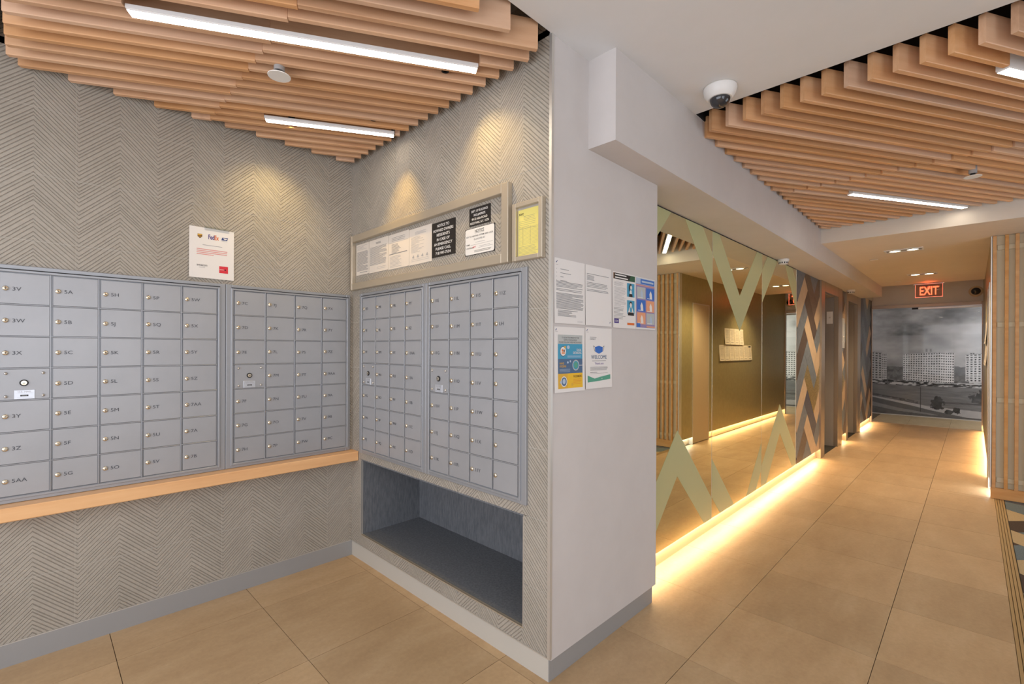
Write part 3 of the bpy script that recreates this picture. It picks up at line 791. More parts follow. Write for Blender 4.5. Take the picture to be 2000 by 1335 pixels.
o, k = on_b('heating_notice', 'white rounded NOTICE sign about the heating system key', 'sign', 1.836, 1.619, 2.010, 1.878, M_SIGNB, th=0.002)
w, h = k.w, k.h; rr = 0.010; pts = []
for cx, cz, a0 in ((w - rr - .002, -rr - .002, 0), (rr + .002, -rr - .002, 90), (rr + .002, -h + rr + .002, 180), (w - rr - .002, -h + rr + .002, 270)):
    pts += [(cx + rr * math.cos(math.radians(a0 + q)), cz + rr * math.sin(math.radians(a0 + q))) for q in (0, 30, 60, 90)]
k.poly(pts, M_SIGNW, 1)
k.text('NOTICE', w / 2, -0.024, 0.020, M_DARK, 'c', 0.01, 0.068, 3); k.rect(w / 2 - .034, w / 2 + .034, -0.0275, -0.0265, M_DARK, 2)
k.text('KEY TO HEATING SYSTEM AREA LOCK', w / 2, -0.044, 0.011, M_DARK, 'c', 0.004, 0.198, 3)
k.text('IS LOCATED AT', w / 2, -0.060, 0.011, M_DARK, 'c', 0.004, 0.082, 3)
k.rect(w / 2 - .03, w / 2 + .04, -0.0735, -0.0715, M_INKL, 2)
k.text('NAME', 0.010, -0.083, 0.010, M_DARK, 'l', 0.006, 0.026, 3); k.rect(0.042, w - .012, -0.0835, -0.0825, M_INK, 2)
k.text('LOCATION/APT', 0.010, -0.100, 0.010, M_DARK, 'l', 0.006, 0.056, 3); k.text('APT', 0.058, -0.099, 0.0125, M_RED, 'l', 0.004, 0.026, 4); k.rect(0.10, w - .012, -0.1015, -0.1005, M_INK, 2)
k.rect(0.105, 0.185, -0.0955, -0.0935, M_INKL, 2)
k.lines(0.07, w - .02, -0.112, -0.118, 2, M_INKL, 0.0018, 3); done(k)

# certificate frame
cf_ = thing('certificate_frame', 'small aluminium frame with yellow inspection certificate by the pillar edge', 'frame', (XB - 0.001, 1.395, 1.803), R_B)
hw, hh = 0.0895, 0.257
for a, b, c, d in ((-hw, -hw + .022, 0, hh), (hw - .022, hw, 0, hh), (-hw + .022, hw - .022, 0, .02), (-hw + .022, hw - .022, hh - .02, hh)):
    MB().cbox(a, b, -0.024, 0.0, c, d, 0.002, M_ALU).build('frame_bar', cf_)
MB().box(-hw + .02, hw - .02, -0.006, -0.001, .018, hh - .018, M_TRIM).build('backing', cf_)
MB().box(-hw + .026, hw - .024, -0.009, -0.0065, .020, hh - .030, M_YEL).build('certificate', cf_)
k = Ink(-0.0095); k.text('NYC', -hw + .032, hh - .055, 0.013, M_DARK, 'l', 0.02, 0.028)
k.lines(-0.03, 0.04, hh - .062, hh - .075, 3, M_INK, 0.0010, 3); k.lines(-0.058, 0.058, hh - .082, hh - .115, 5, M_INK, 0.0008, 5, .2)
for j in range(14): k.rect(-0.060, 0.060, 0.070 + j * 0.0058, 0.0705 + j * 0.0058, M_INK)
for xx in (-0.035, 0.010): k.rect(xx, xx + .0008, 0.070, 0.15, M_INK)
k.lines(-0.060, 0.056, 0.063, 0.028, 7, M_INK, 0.0009, 6, .2); k.build('print', cf_, fix=False)

# papers on the white pillar wall
def on_c(label, x0, ztop, M=M_PAPER, w=LW, h=LH, **kw): return sheet('paper_notice', label, 'paper', (x0, YC - 0.001, ztop), R_A, w, h, M, **kw)
GC = 'papers taped to the white pillar wall'
o, k = on_c('typed memo full of paragraphs, top left on the white pillar', 1.544, 1.803, w=0.219, group=GC, curl=0.003)
k.poly([(0.010, -0.018), (0.020, -0.010), (0.021, -0.013), (0.012, -0.022)], M_NAVY); k.rect(.009, .026, -.029, -.0275, M_INKL)
for j, L_ in enumerate((.06, .075, .022, .048)): k.rect(.012, .018, -.046 - .0165 * j, -.0445 - .0165 * j, M_INK); k.rect(.040, .040 + L_, -.046 - .0165 * j, -.044 - .0165 * j, M_INK)
k.lines(0.012, 0.205, -0.098, -0.120, 5, M_INK, 0.002, 11, .05); k.lines(0.012, 0.205, -0.130, -0.136, 2, M_INK, 0.002, 12, .1)
k.lines(0.012, 0.208, -0.148, -0.214, 15, M_INK, 0.002, 13, .05); k.lines(0.022, 0.17, -0.222, -0.246, 6, M_INK, 0.002, 14, .5); k.lines(0.16, 0.205, -0.264, -0.269, 2, M_INKL, 0.001, 2); done(k)
o, k = on_c('mostly blank memo page beside the typed memo', 1.768, 1.803, w=0.213, group=GC, curl=0.003)
k.lines(0.010, 0.195, -0.040, -0.042, 1, M_INK, 0.002, 1); k.lines(0.010, 0.07, -0.048, -0.068, 5, M_INK, 0.0018, 4, .2); k.lines(0.010, 0.19, -0.080, -0.100, 4, M_INK, 0.002, 6, .1); k.lines(0.010, 0.19, -0.112, -0.118, 2, M_INK, 0.002, 7, .1)
done(k); Ink(-0.0015, k.curl).poly([(0.196, -0.262), (0.203, -0.255), (0.204, -0.258), (0.198, -0.265)], M_NAVY).build('logo_mark', o, fix=False)
o, k = on_c('health notice with dark banner and two blue figure pictures', 1.997, 1.800, group=GC, curl=0.003)
k.rect(.004, .012, -.036, -.006, M_BROWN); k.rect(.012, .21, -.036, -.006, M_DARK); k.poly([(.15, -.036), (.21, -.036), (.21, -.006), (.17, -.006)], M_DGREEN, 1)
k.rect(.018, .125, -.017, -.011, M_PAPER, 2); k.rect(.018, .14, -.031, -.025, M_PAPER, 2)
k.lines(.012, .105, -.050, -.066, 4, M_INKL, .0016, 3, .3); k.lines(.012, .125, -.076, -.170, 17, M_INKL, .0015, 4, .25); k.lines(.008, .115, -.178, -.232, 9, M_INK, .0017, 5, .25)
for zt in (-.046, -.134):
    k.rect(.132, .205, zt - .070, zt, M_SKY, 1)
k.ell(.166, -.062, .014, .014, M_DARK, 2); k.poly([(.150, -.062), (.160, -.062), (.158, -.088), (.150, -.086)], M_DARK, 2); k.ell(.171, -.067, .009, .011, M_SKIN, 3)
k.poly([(.160, -.082), (.176, -.080), (.178, -.104), (.156, -.104)], M_SKIN, 3); k.poly([(.152, -.100), (.182, -.100), (.186, -.116), (.148, -.116)], M_DARK, 4)
k.ell(.168, -.152, .014, .013, M_DARK, 2); k.ell(.168, -.158, .010, .011, M_SKIN, 3); k.poly([(.160, -.156), (.176, -.156), (.175, -.166), (.161, -.166)], M_PAPER, 4)
k.poly([(.155, -.170), (.181, -.170), (.198, -.200), (.138, -.200)], M_SKIN, 3); k.poly([(.158, -.172), (.178, -.172), (.178, -.194), (.158, -.194)], M_SKY, 4); k.poly([(.142, -.196), (.194, -.196), (.199, -.212), (.137, -.212)], M_DARK, 5)
k.rect(.010, .052, -.256, -.234, M_PURPLE, 1); k.text('CDC', .031, -.250, .013, M_PAPER, 'c', 0.01, .030, 3); k.rect(.132, .202, -.262, -.250, M_ORANGE, 1); done(k)
o, k = on_c('blue and peach hand washing chart at the pillar edge', 2.215, 1.798, w=0.210, h=0.277, group=GC, curl=0.003)
k.rect(.004, .206, -.268, -.004, M_LILAC); k.rect(.004, .206, -.036, -.004, M_PALEB, 1); k.rect(.050, .200, -.034, -.008, M_BLUE, 2); k.rect(.062, .19, -.026, -.016, M_PALEB, 4); k.rect(.006, .204, -.044, -.040, M_PEACH, 2)
for r_ in range(3):
    for c_ in range(2):
        M_ = [[M_PALEG, M_BLUE], [M_BLUE, M_PEACH], [M_PEACH, M_PALEG]][r_][c_]
        x_, z_ = .012 + c_ * .098, -.052 - r_ * .068
        k.rect(x_, x_ + .090, z_ - .062, z_, M_, 2)
        k.poly([(x_ + .04, z_ - .058), (x_ + .036, z_ - .03), (x_ + .05, z_ - .012), (x_ + .062, z_ - .03), (x_ + .066, z_ - .058)], M_SKIN if M_ is not M_PALEG else M_PALEB, 3)
        k.rect(x_ + .01, x_ + .06, z_ - .058, z_ - .055, M_PAPER, 4)
k.rect(.008, .044, -.266, -.246, M_BLUE, 5); k.rect(.112, .204, -.266, -.258, M_PEACH, 3); done(k)
o, k = on_c('precautions poster in blue, slate and yellow bands under the memo', 1.545, 1.509, w=0.217, h=0.284, group=GC, curl=0.004)
k.poly([(0.008, -0.014), (0.016, -0.007), (0.017, -0.010), (0.010, -0.018)], M_NAVY); k.rect(.008, .024, -.022, -.0205, M_INKL)
k.rect(.024, .200, -.074, -.034, M_PALEG); k.text('TO SLOW THE SPREAD OF THE', .112, -.050, .010, M_INK, 'c', .006, .125); k.text('NOVEL CORONAVIRUS,', .112, -.060, .010, M_INK, 'c', .006, .095); k.text('PLEASE FOLLOW THESE PRECAUTIONS', .112, -.070, .010, M_INK, 'c', .006, .160)
k.rect(.024, .200, -.139, -.074, M_SKY); k.rect(.024, .200, -.203, -.139, M_SLATE); k.rect(.024, .200, -.268, -.203, M_YELLOW)
k.ell(.060, -.106, .022, .022, M_DARK, 1); k.ell(.060, -.106, .020, .020, M_PAPER, 2); k.ell(.054, -.102, .005, .006, M_ORANGE, 3); k.ell(.066, -.104, .005, .006, M_BROWN, 3); k.rect(.049, .071, -.118, -.109, M_PEACH, 3); k.ell(.096, -.088, .010, .008, M_PALEB, 1); k.ell(.072, -.088, .007, .005, M_GOLD, 3)
k.text('SOCIAL', .192, -.105, .015, M_PAPER, 'r', .012, .036, 2); k.text('DISTANCING', .192, -.118, .015, M_PAPER, 'r', .012, .062, 2); k.lines(.09, .192, -.124, -.132, 3, M_PALEB, .0014, 3, .1)
k.ell(.150, -.168, .025, .024, M_PALEG, 1); k.ell(.150, -.168, .020, .019, M_SKY, 2); k.poly([(.140, -.180), (.136, -.160), (.150, -.152), (.165, -.162), (.160, -.180)], M_GREEN, 3); k.rect(.172, .200, -.170, -.168, M_PAPER, 2)
k.text('HAND', .034, -.163, .013, M_GOLD, 'l', .012, .032, 2); k.text('HYGIENE', .034, -.176, .013, M_GOLD, 'l', .012, .046, 2); k.lines(.034, .11, -.184, -.194, 3, M_PALEB, .0014, 4, .1); k.ell(.092, -.155, .006, .005, M_PALEB, 2); k.ell(.11, -.150, .005, .005, M_PALEB, 2)
k.rect(.024, .090, -.268, -.203, M_GOLD, 1); k.ell(.064, -.238, .022, .023, M_PAPER, 2); k.ell(.064, -.238, .018, .019, M_SLATE, 3); k.ell(.064, -.237, .011, .012, M_PALEB, 4); k.ell(.042, -.240, .007, .006, M_PALEB, 4)
k.text('FACE MASKS', .192, -.222, .014, M_BROWN, 'r', .008, .060, 2); k.lines(.13, .192, -.230, -.25, 4, M_ORANGE, .0012, 7, .2); k.ell(.122, -.252, .008, .007, M_GOLD, 3); done(k)
o, k = on_c('WELCOME poster with blue face mask and green wave', 1.770, 1.513, w=0.218, h=0.284, group=GC, curl=0.004)
k.poly([(0.008, -0.014), (0.016, -0.007), (0.017, -0.010), (0.010, -0.018)], M_NAVY); k.rect(.008, .024, -.022, -.0205, M_INKL)
k.lines(.034, .088, -.043, -.045, 1, M_INKL, .0025, 1); k.text('COVID-19', .034, -.056, .0095, M_INK, 'l', .006, .044)
k.poly([(.075, -.090), (.107, -.084), (.140, -.090), (.138, -.112), (.107, -.122), (.077, -.112)], M_BLUE, 1)
for sgn, x_ in ((-1, .075), (1, .140)): k.poly([(x_, -.090), (x_ + sgn * .012, -.082), (x_ + sgn * .013, -.085), (x_ + sgn * .003, -.110), (x_, -.110), (x_ + sgn * .009, -.088)], M_INK, 1)
k.text('WELCOME', .108, -.146, .026, M_SLATE, 'c', 0, .128); k.rect(.052, .166, -.157, -.1535, M_INKL); k.text('Thank you', .108, -.172, .014, M_LILAC, 'c', .006, .074)
k.lines(.036, .182, -.184, -.198, 4, M_INK, .0016, 4, .1); k.rect(.036, .092, -.210, -.2075, M_INK); k.rect(.036, .18, -.2145, -.2135, M_INK)
k.poly([(.014, -.222), (.070, -.238), (.110, -.232), (.202, -.222), (.202, -.244), (.110, -.250), (.014, -.254)], M_GREEN, 1); k.ell(.13, -.240, .0025, .0025, M_PAPER, 2); done(k)

# ------------------------------------------------------------------ mirror panels
ZM0, ZM1 = 0.113, 2.326
def mirror_panel(label, x0, x1, polys):
    o = thing('mirror_panel', label, 'mirror', ((x0 + x1) / 2, YM, ZM0), 0, 'mirror panels along the corridor')
    cx = (x0 + x1) / 2
    MB().box(x0 - cx, x1 - cx, 0.0, 0.006, 0.0, ZM1 - ZM0, M_MIRROR).build('glass', o)
    MB().box(x0 - cx + .002, x1 - cx - .002, 0.006, 0.032, 0.012, ZM1 - ZM0, M_BACKING).build('backing', o)
    for p in polys:
        MB().prism([(x - cx, min(z, ZM1) - ZM0) for x, z in p], -0.0012, -0.0001, M_FROST).build('frosted_band', o)
mirror_panel('tall mirror panel next to the white pillar', PIL + 0.003, 3.653, [
    [(2.72, 2.335), (2.961, 2.335), (2.456, 1.83), (2.456, 2.071)],
    [(3.171, 2.335), (3.472, 2.335), (3.653, 2.155), (3.653, 1.85)],
    [(3.065, .864), (3.653, .275), (3.653, .113), (3.52, .113), (3.066, .552), (2.627, .113), (2.456, .113), (2.456, .255)]])
mirror_panel('middle mirror panel with a large frosted V at its top', 3.661, 4.843, [
    [(3.661, 2.335), (3.791, 2.335), (4.247, 1.878), (4.696, 2.335), (4.843, 2.335), (4.843, 2.165), (4.251, 1.577), (3.661, 2.155)],
    [(3.661, .572), (4.13, .113), (3.83, .113), (3.661, .276)],
    [(4.843, .53), (4.843, .275), (4.685, .113), (4.43, .113)]])
mirror_panel('mirror panel beside the chevron tiles before the elevators', 4.851, 6.05, [
    [(4.851, 2.18), (5.005, 2.335), (5.33, 2.335), (4.851, 1.87)],
    [(5.60, 2.335), (5.88, 2.335), (6.05, 2.19), (6.05, 1.87)],
    [(5.434, .849), (6.05, .27), (6.05, .113), (5.92, .113), (5.439, .552), (4.99, .113), (4.851, .113), (4.851, .31)]])
struct('trim_4', MB().box(PIL, 6.05, YM + .004, YP, ZM1, ZBM, M_DARK))
struct('trim_5', MB().box(3.6535, 3.6605, YM + 0.001, YM + 0.008, ZM0, ZM1, M_TRIM).box(4.8435, 4.8505, YM + 0.001, YM + 0.008, ZM0, ZM1, M_TRIM).box(6.051, 6.06, YM - 0.002, YM + 0.03, ZM0, ZM1, M_TRIM))

# ------------------------------------------------------------------ chevron tile panels
def clip_poly(poly, x0, x1, z0, z1):
    for ax, lim, sg in ((0, x0, 1), (0, x1, -1), (1, z0, 1), (1, z1, -1)):
        out = []
        for i in range(len(poly)):
            a, b = poly[i], poly[(i + 1) % len(poly)]
            da, db = sg * (a[ax] - lim), sg * (b[ax] - lim)
            if da >= 0: out.append(a)
            if (da > 0) != (db > 0) and abs(da - db) > 1e-9:
                t = da / (da - db); out.append((a[0] + t * (b[0] - a[0]), a[1] + t * (b[1] - a[1])))
        poly = out
        if len(poly) < 3: return []
    return poly
def area(p): return abs(sum(p[i][0] * p[(i + 1) % len(p)][1] - p[(i + 1) % len(p)][0] * p[i][1] for i in range(len(p)))) / 2
def shrink(p, d=0.0012):
    cx = sum(a[0] for a in p) / len(p); cz = sum(a[1] for a in p) / len(p)
    return [(cx + (x - cx) * (1 - d * 6), cz + (z - cz) * (1 - d * 6)) for x, z in p]
def herring(xt, zt, w, l, kr, cols, reps=0):
    """columns of interlocking planks; yields (polygon, colour key)"""
    per = 2 * l - 0.0
    for r in range(-reps, reps + 1):
        ox = r * 2 * l
        for k in kr:
            z = zt - 2 * w * k
            x = xt + ox
            yield [(x, z), (x + l, z - l), (x + l - w, z - l - w), (x - w, z - w)], cols[0][(k + r) % len(cols[0])]
            if r == -reps: yield [(x - w, z + w), (x, z), (x - l, z - l), (x - l - w, z - l + w)], cols[1][(k + r) % len(cols[1])]
            yield [(x + l, z - l), (x + l - w, z - l + w), (x + 2 * l - w, z + w), (x + 2 * l, z)], cols[2][(k + r) % len(cols[2])]
def chevron_panel(label, x0, x1, z1, xt, zt, cols):
    o = thing('chevron_tile_panel', label, 'wall panel', ((x0 + x1) / 2, YM, ZM0), 0, 'chevron tile panels by the elevators')
    cx = (x0 + x1) / 2
    MB().box(x0 - cx, x1 - cx, 0.010, 0.032, 0.004, z1 - ZM0, M_SILL).build('backing', o)
    for poly, c in herring(xt, zt, 0.15, 0.47, range(-3, 9), cols):
        q = clip_poly(poly, x0, x1, ZM0, z1)
        if len(q) >= 3 and area(q) > 2e-4:
            MB().prism([(x - cx, z - ZM0) for x, z in shrink(q)], -0.001 if c == 'o' else 0.0, 0.010, CHEV[c]).build('chevron_tile', o)
# colour lists are indexed by k (negative k wraps from the end of the list)
CA = ['b', 't', 'g', 'o', 'd', 't', 'g', 'p', 'g', 'g', 'p']      # k = 0.. ; -2 -> g, -1 -> p
CB = ['t', 'g', 'b', 'g', 't', 'g', 'p', 'g', 't', 'g', 'g']
CC = ['t', 'g', 't', 'o', 't', 'g', 't', 'b', 'g', 'g', 'p']
chevron_panel('chevron tile panel between the mirrors and the near elevator', 6.062, 7.19, ZBM - .003, 6.57, 2.14, (CA, CB, CC))
chevron_panel('narrow chevron tile panel between the two elevators', 8.552, 8.903, ZBM - .003, 8.40, 2.30, (CC, CA, CB))
chevron_panel('chevron tile panel between the far elevator and the glass door', 10.152, 11.64, 2.395, 10.55, 2.05, (['g', 'd', 'g', 't', 'g', 'b', 'g', 'd', 't', 'g', 'd'], ['d', 'g', 'b', 'g', 'd', 't', 'g', 'g', 'b', 'g', 'd'], ['g', 't', 'd', 'g', 'b', 't', 'g', 'd', 'g', 't', 'g']))
cp = thing('call_panel', 'polished metal call button plate between the elevators', 'button panel', (8.73, YM, 1.45))
MB().cbox(-0.085, 0.085, -0.008, -0.001, 0, 0.46, 0.002, M_TRIM).build('plate', cp)
for z in (0.10, 0.17): MB().lathe([(0.016, -0.008), (0.016, -0.012), (0.012, -0.014), (0, -0.014)], 16, M_FIX, 'y', (0, 0, z)).build('button', cp)

# ------------------------------------------------------------------ elevators
def elevator(n, E, label, sign):
    o = thing('door_%d' % n, label, None, ((E[1] + E[2]) / 2, YM, 0), 0, kind='structure')
    c = (E[1] + E[2]) / 2; zt = 2.20; dpt = 0.33
    MB().cbox(E[0] - c, E[1] - c, -0.022, 0.034, 0, ZBM - .002, 0.004, M_ELEV).build('jamb', o)
    MB().cbox(E[2] - c, E[3] - c, -0.022, 0.034, 0, ZBM - .002, 0.004, M_ELEV).build('jamb', o)
    MB().cbox(E[1] - c, E[2] - c, -0.022, 0.034, zt, ZBM - .002, 0.004, M_ELEV).build('header', o)
    MB().box(E[1] - c - .02, E[1] - c + .003, 0.0345, dpt, 0, zt, M_ELEVD).build('reveal', o)
    MB().box(E[2] - c - .003, E[2] - c + .02, 0.0345, dpt, 0, zt, M_ELEVD).build('reveal', o)
    MB().box(E[1] - c, E[2] - c, 0.0345, dpt, zt - .003, zt + .02, M_ELEVD).build('reveal_head', o)
    MB().box(E[1] - c, E[2] - c, 0.0, dpt, -0.006, 0.001, M_SILL).build('threshold', o)
    hw_ = (E[2] - E[1]) / 2
    for s_ in (-1, 1):
        a, b = (-hw_, -0.002) if s_ < 0 else (0.002, hw_)
        MB().cbox(a, b, dpt - .06, dpt - .02, 0.003, zt, 0.003, M_ELEV).build('door_leaf', o)
    return o
e1 = elevator(1, E1, 'near elevator with bronze frame and grey reveal', True)
e2 = elevator(2, E2, 'far elevator with bronze frame beside the last chevron panel', False)
rs = thing('reveal_plate', 'small white plate with a round button in the near elevator reveal', 'plate', (E1[2] - .003, YM + 0.085, 1.81))
MB().box(-0.006, -0.0005, -0.038, 0.038, 0, 0.18, M_FIX).build('plate', rs)
MB().box(-0.011, -0.006, -0.01, 0.01, 0.08, 0.10, M_STEEL).build('button', rs)

# ------------------------------------------------------------------ led strips
def led_strip(label, x0, x1, y, z, M, w=0.012):
    o = MB().box(x0, x1, y - w / 2, y + w / 2, z, z + 0.004, M).build('led_strip')
    tag(o, label, 'led strip', 'led strips under the wall panels'); return o
led_strip('warm led strip under the mirror panels', PIL + .01, 6.05, YM + 0.021, ZM0 + 0.003, M_WARM)
led_strip('warm led strip under the chevron panel before the near elevator', 6.075, 7.15, YM + 0.021, ZM0 - 0.0005, M_WARM)
led_strip('warm led strip under the narrow chevron panel between elevators', 8.565, 8.89, YM + 0.021, ZM0 - 0.0005, M_WARM)
led_strip('warm led strip under the chevron panel beside the glass door', 10.17, 11.6, YM + 0.021, ZM0 - 0.0005, M_WARM)
led_strip('warm led strip under the brown corridor wall', D3[1] + .03, XG - .06, YR - 0.030, 0.1055, M_WARM)
led_strip('short cool white led strip behind the batten panel corner', XP + .065, D3[0] - .02, YR - 0.030, 0.1055, M_COOL)

# ------------------------------------------------------------------ batten panel on the right
bp = thing('batten_panel', 'sage wall panel with vertical maple battens at the right', 'wall panel', (XP, -0.122, 0), R_B)
PW = 1.95
MB().box(0, PW, 0.0, 0.058, 0.108, ZSF - .002, M_PANEL).build('panel', bp)
MB().cbox(0.002, PW, -0.014, 0.055, 0.001, 0.107, 0.003, M_BATTEN).build('base_rail', bp)
for z in (2.40, 1.665, 0.945, 0.185): MB().cbox(0.036, PW, -0.012, 0.0, z - .024, z + .024, 0.003, M_PANEL).build('cross_rail', bp)
MB().box(-0.006, 0.003, -0.028, 0.058, 0.108, ZSF - .003, M_TRIM).build('corner_trim', bp)
BAT = MB().cbox(-0.013, 0.013, -0.034, -0.009, 0.108, ZSF - .003, 0.0015, M_BATTEN).mesh('batten')
for x in [0.020, 0.100] + [0.168 + 0.068 * k for k in range(26)]: link('batten', BAT, bp, (x, 0, 0))
# the mirror reflects the lit corner edge of the panel on the corridor side
struct('trim_6', MB().box(XP + 0.002, XP + 0.058, YR - 0.02, YR - 0.0025, 0.0, ZSF - .003, M_PLINTH))

# ------------------------------------------------------------------ entrance mat
mt = thing('entrance_mat', 'recessed entrance mat with chevron carpet pieces and ribbed brass border', 'mat', (4.4, -1.1, 0))
MB().box(MAT_RECT[0] - 4.4, MAT_RECT[1] - 4.4, MAT_RECT[2] + 1.1, -0.212 + 1.1, -0.0065, -0.0035, M_SILL).build('mat_base', mt)
for j in range(4):
    y1 = -0.1500 - 0.0157 * j
    MB().box(MAT_RECT[0] - 4.4, MAT_RECT[1] - 4.4, y1 - 0.0128 + 1.1, y1 + 1.1, -0.0065, 0.0015, M_MATB).build('border_strip', mt)
MG = {k_: speckle('mat_' + n_, c1, c2, 120, 0.95) for k_, n_, c1, c2 in (('g', 'slate', (.12, .13, .14), (.2, .21, .22)), ('t', 'tan', (.40, .29, .15), (.50, .37, .21)), ('b', 'brown', (.05, .03, .02), (.08, .05, .035)), ('d', 'teal', (.10, .13, .14), (.16, .19, .2)))}
for poly, c in herring(3.5, 0.6, 0.17, 0.51, range(-6, 12), (['g', 't', 'd', 't', 'b'], ['t', 'g', 't', 'b', 'd'], ['g', 't', 'b', 't', 'd']), 3):
    q = clip_poly(poly, MAT_RECT[0], MAT_RECT[1], MAT_RECT[2], -0.214)
    if len(q) >= 3 and area(q) > 1e-3:
        MB().prism([(x - 4.4, y + 1.1) for x, y in shrink(q)], -0.0034, 0.0, MG[c], 'xy').build('carpet_piece', mt)

# ------------------------------------------------------------------ corridor ceiling fittings
def downlight(label, x, y):
    o = thing('recessed_downlight', label, 'light', (x, y, ZSF), 0, 'recessed twin downlights in the corridor')
    fr = MB()
    for a, b, c, d in ((-.085, .085, -.165, -.150), (-.085, .085, .150, .165), (-.085, -.07, -.15, .15), (.07, .085, -.15, .15)): fr.box(a, b, c, d, -0.006, 0, M_FIX)
    fr.build('trim_frame', o)
    MB().box(-.07, .07, -.15, .15, -0.0025, -0.0005, M_GREYP).build('inner_plate', o)
    for sy in (-0.075, 0.075):
        MB().lathe([(0.055, -0.0026), (0.056, -0.008), (0.050, -0.008), (0.047, -0.003)], 24, M_TRIM, 'z', (0, sy, 0)).build('lamp_ring', o)
        MB().lathe([(0.0, -0.0045), (0.046, -0.0045), (0.046, -0.003)], 24, M_LAMP, 'z', (0, sy, 0)).build('lamp', o)
    spot('corridor_spot', (x, y, ZSF - 0.02), (x, y, 0), 112, (1.0, 0.76, 0.48), 130, 0.7, 0.06)
pk = thing('added_fill_light', 'small added fill light hidden in the ceiling pocket before the glass door', 'light', (10.95, 0.6, ZC + 0.05))  # hidden lamp added to brighten the wall above the glass door
MB().lathe([(0.09, 0.0), (0.09, -0.03), (0.08, -0.036)], 28, M_FIX).build('housing', pk)
MB().lathe([(0.0, -0.040), (0.078, -0.038), (0.078, -0.034)], 28, M_LAMP).build('diffuser', pk)
downlight('twin recessed downlight nearest the slat ceiling', 6.66, 0.55)
downlight('twin recessed downlight just in front of the exit sign', 8.9, 0.53)
for lab, x, y in (('flat round sprinkler cover beside the near downlight', 7.12, 0.865), ('flat round sprinkler cover left of the exit sign', 9.6, 0.86)):
    o = thing('sprinkler_cover', lab, 'sprinkler', (x, y, ZSF)); MB().lathe([(0.042, 0), (0.042, -0.004), (0.036, -0.006), (0, -0.006)], 24, M_FIX).build('plate', o); MB().lathe([(0.046, -0.001), (0.046, -0.0025)], 24, M_GREYP).build('rim', o)
for lab, x, y in (('white smoke detector on the beam above the last mirror', 5.33, 1.385), ('small smoke detector on the beam between the elevators', 8.72, 1.34)):
    o = thing('smoke_detector', lab, 'smoke detector', (x, y, ZBM))
    MB().lathe([(0.052, 0), (0.052, -0.018), (0.046, -0.026)], 28, M_FIX).build('base', o, smooth=True)
    MB().lathe([(0.044, -0.024), (0.040, -0.046), (0.032, -0.052), (0, -0.053)], 28, M_FIX).build('head', o, smooth=True)
    vm = MB().box(-0.005, 0.005, -0.0015, 0.0015, -0.007, 0.007, M_DARK).mesh('vent')
    for k_ in range(12):
        a = 2 * math.pi * k_ / 12; link('vent', vm, o, (0.0425 * math.cos(a), 0.0425 * math.sin(a), -0.036), (0, 0, a + math.pi / 2))
ex = thing('exit_sign', 'clear acrylic edge-lit sign reading EXIT in red', 'sign', (10.10, 0.52, 2.285), R_B)
EW, EH = 0.165, 0.205
MB().box(-EW, EW, -0.004, 0.004, 0, EH, M_ACRYL).build('panel', ex)
MB().box(-EW - .02, EW + .02, -0.022, 0.022, EH, EH + 0.010, M_TRIM).build('mount', ex)
mb = MB()
for a, b, c, d in ((-EW - .002, -EW, 0, EH), (EW, EW + .002, 0, EH), (-EW - .002, EW + .002, -0.003, 0)): mb.box(a, b, -0.004, 0.004, c, d, M_EXITE)
mb.build('glowing_edge', ex)
k = Ink(-0.0048); k.text('EXIT', 0, 0.035, 0.19, M_EXIT, 'c', 0.02, 0.235); k.build('lettering', ex, fix=False)
l = bpy.data.lights.new('exit_glow', 'POINT'); l.energy = 0.55; l.color = (1, 0.12, 0.05); l.shadow_soft_size = 0.03
lo = bpy.data.objects.new('exit_glow', l); COL.objects.link(lo); lo.location = (10.02, 0.52, 2.44)
wc = thing('wall_camera', 'round dark eyed camera above the right end of the glass door', 'camera', (XG, -0.026, 2.475), R_B)
MB().lathe([(0.095, 0.0), (0.095, -0.012), (0.080, -0.024), (0.064, -0.026)], 30, M_PLINTH, 'y').build('bezel', wc, smooth=True)
MB().lathe([(0.064, -0.022), (0.058, -0.045), (0.038, -0.064), (0.0, -0.072)], 26, M_DOME, 'y').build('eye', wc, smooth=True)

# ------------------------------------------------------------------ notices on the brown corridor wall
words = ['nearest the beige door', 'second from the beige door', 'third from the beige door', 'fourth from the beige door', 'fifth from the beige door', 'sixth from the beige door', 'farthest from the beige door']
for row, (n, x0, zt) in enumerate(((4, 8.13, 1.785), (7, 7.90, 1.500))):
    for j in range(n):
        lab = 'paper notice on the brown corridor wall, %s row, %s' % (('upper', 'lower')[row], words[j] if j < n - 1 else words[6])
        o, k = sheet('paper_notice', lab, 'paper', (x0 + j * 0.226 + 0.218, YR + 0.0005, zt), R_R, 0.214, 0.277 if row == 0 else 0.268, M_PAPERC, curl=0.018, group='notices on the brown corridor wall')
        k.lines(0.03, 0.19, -0.03, -0.2, 12, M_INK, 0.003, row * 10 + j, 0.3)
        k.rect(0.05, 0.17, -0.245, -0.237, M_INK)
        if row == 1 and j == n - 1: k.rect(0.04, 0.17, -0.035, -0.012, M_DARK, 2)
        done(k)

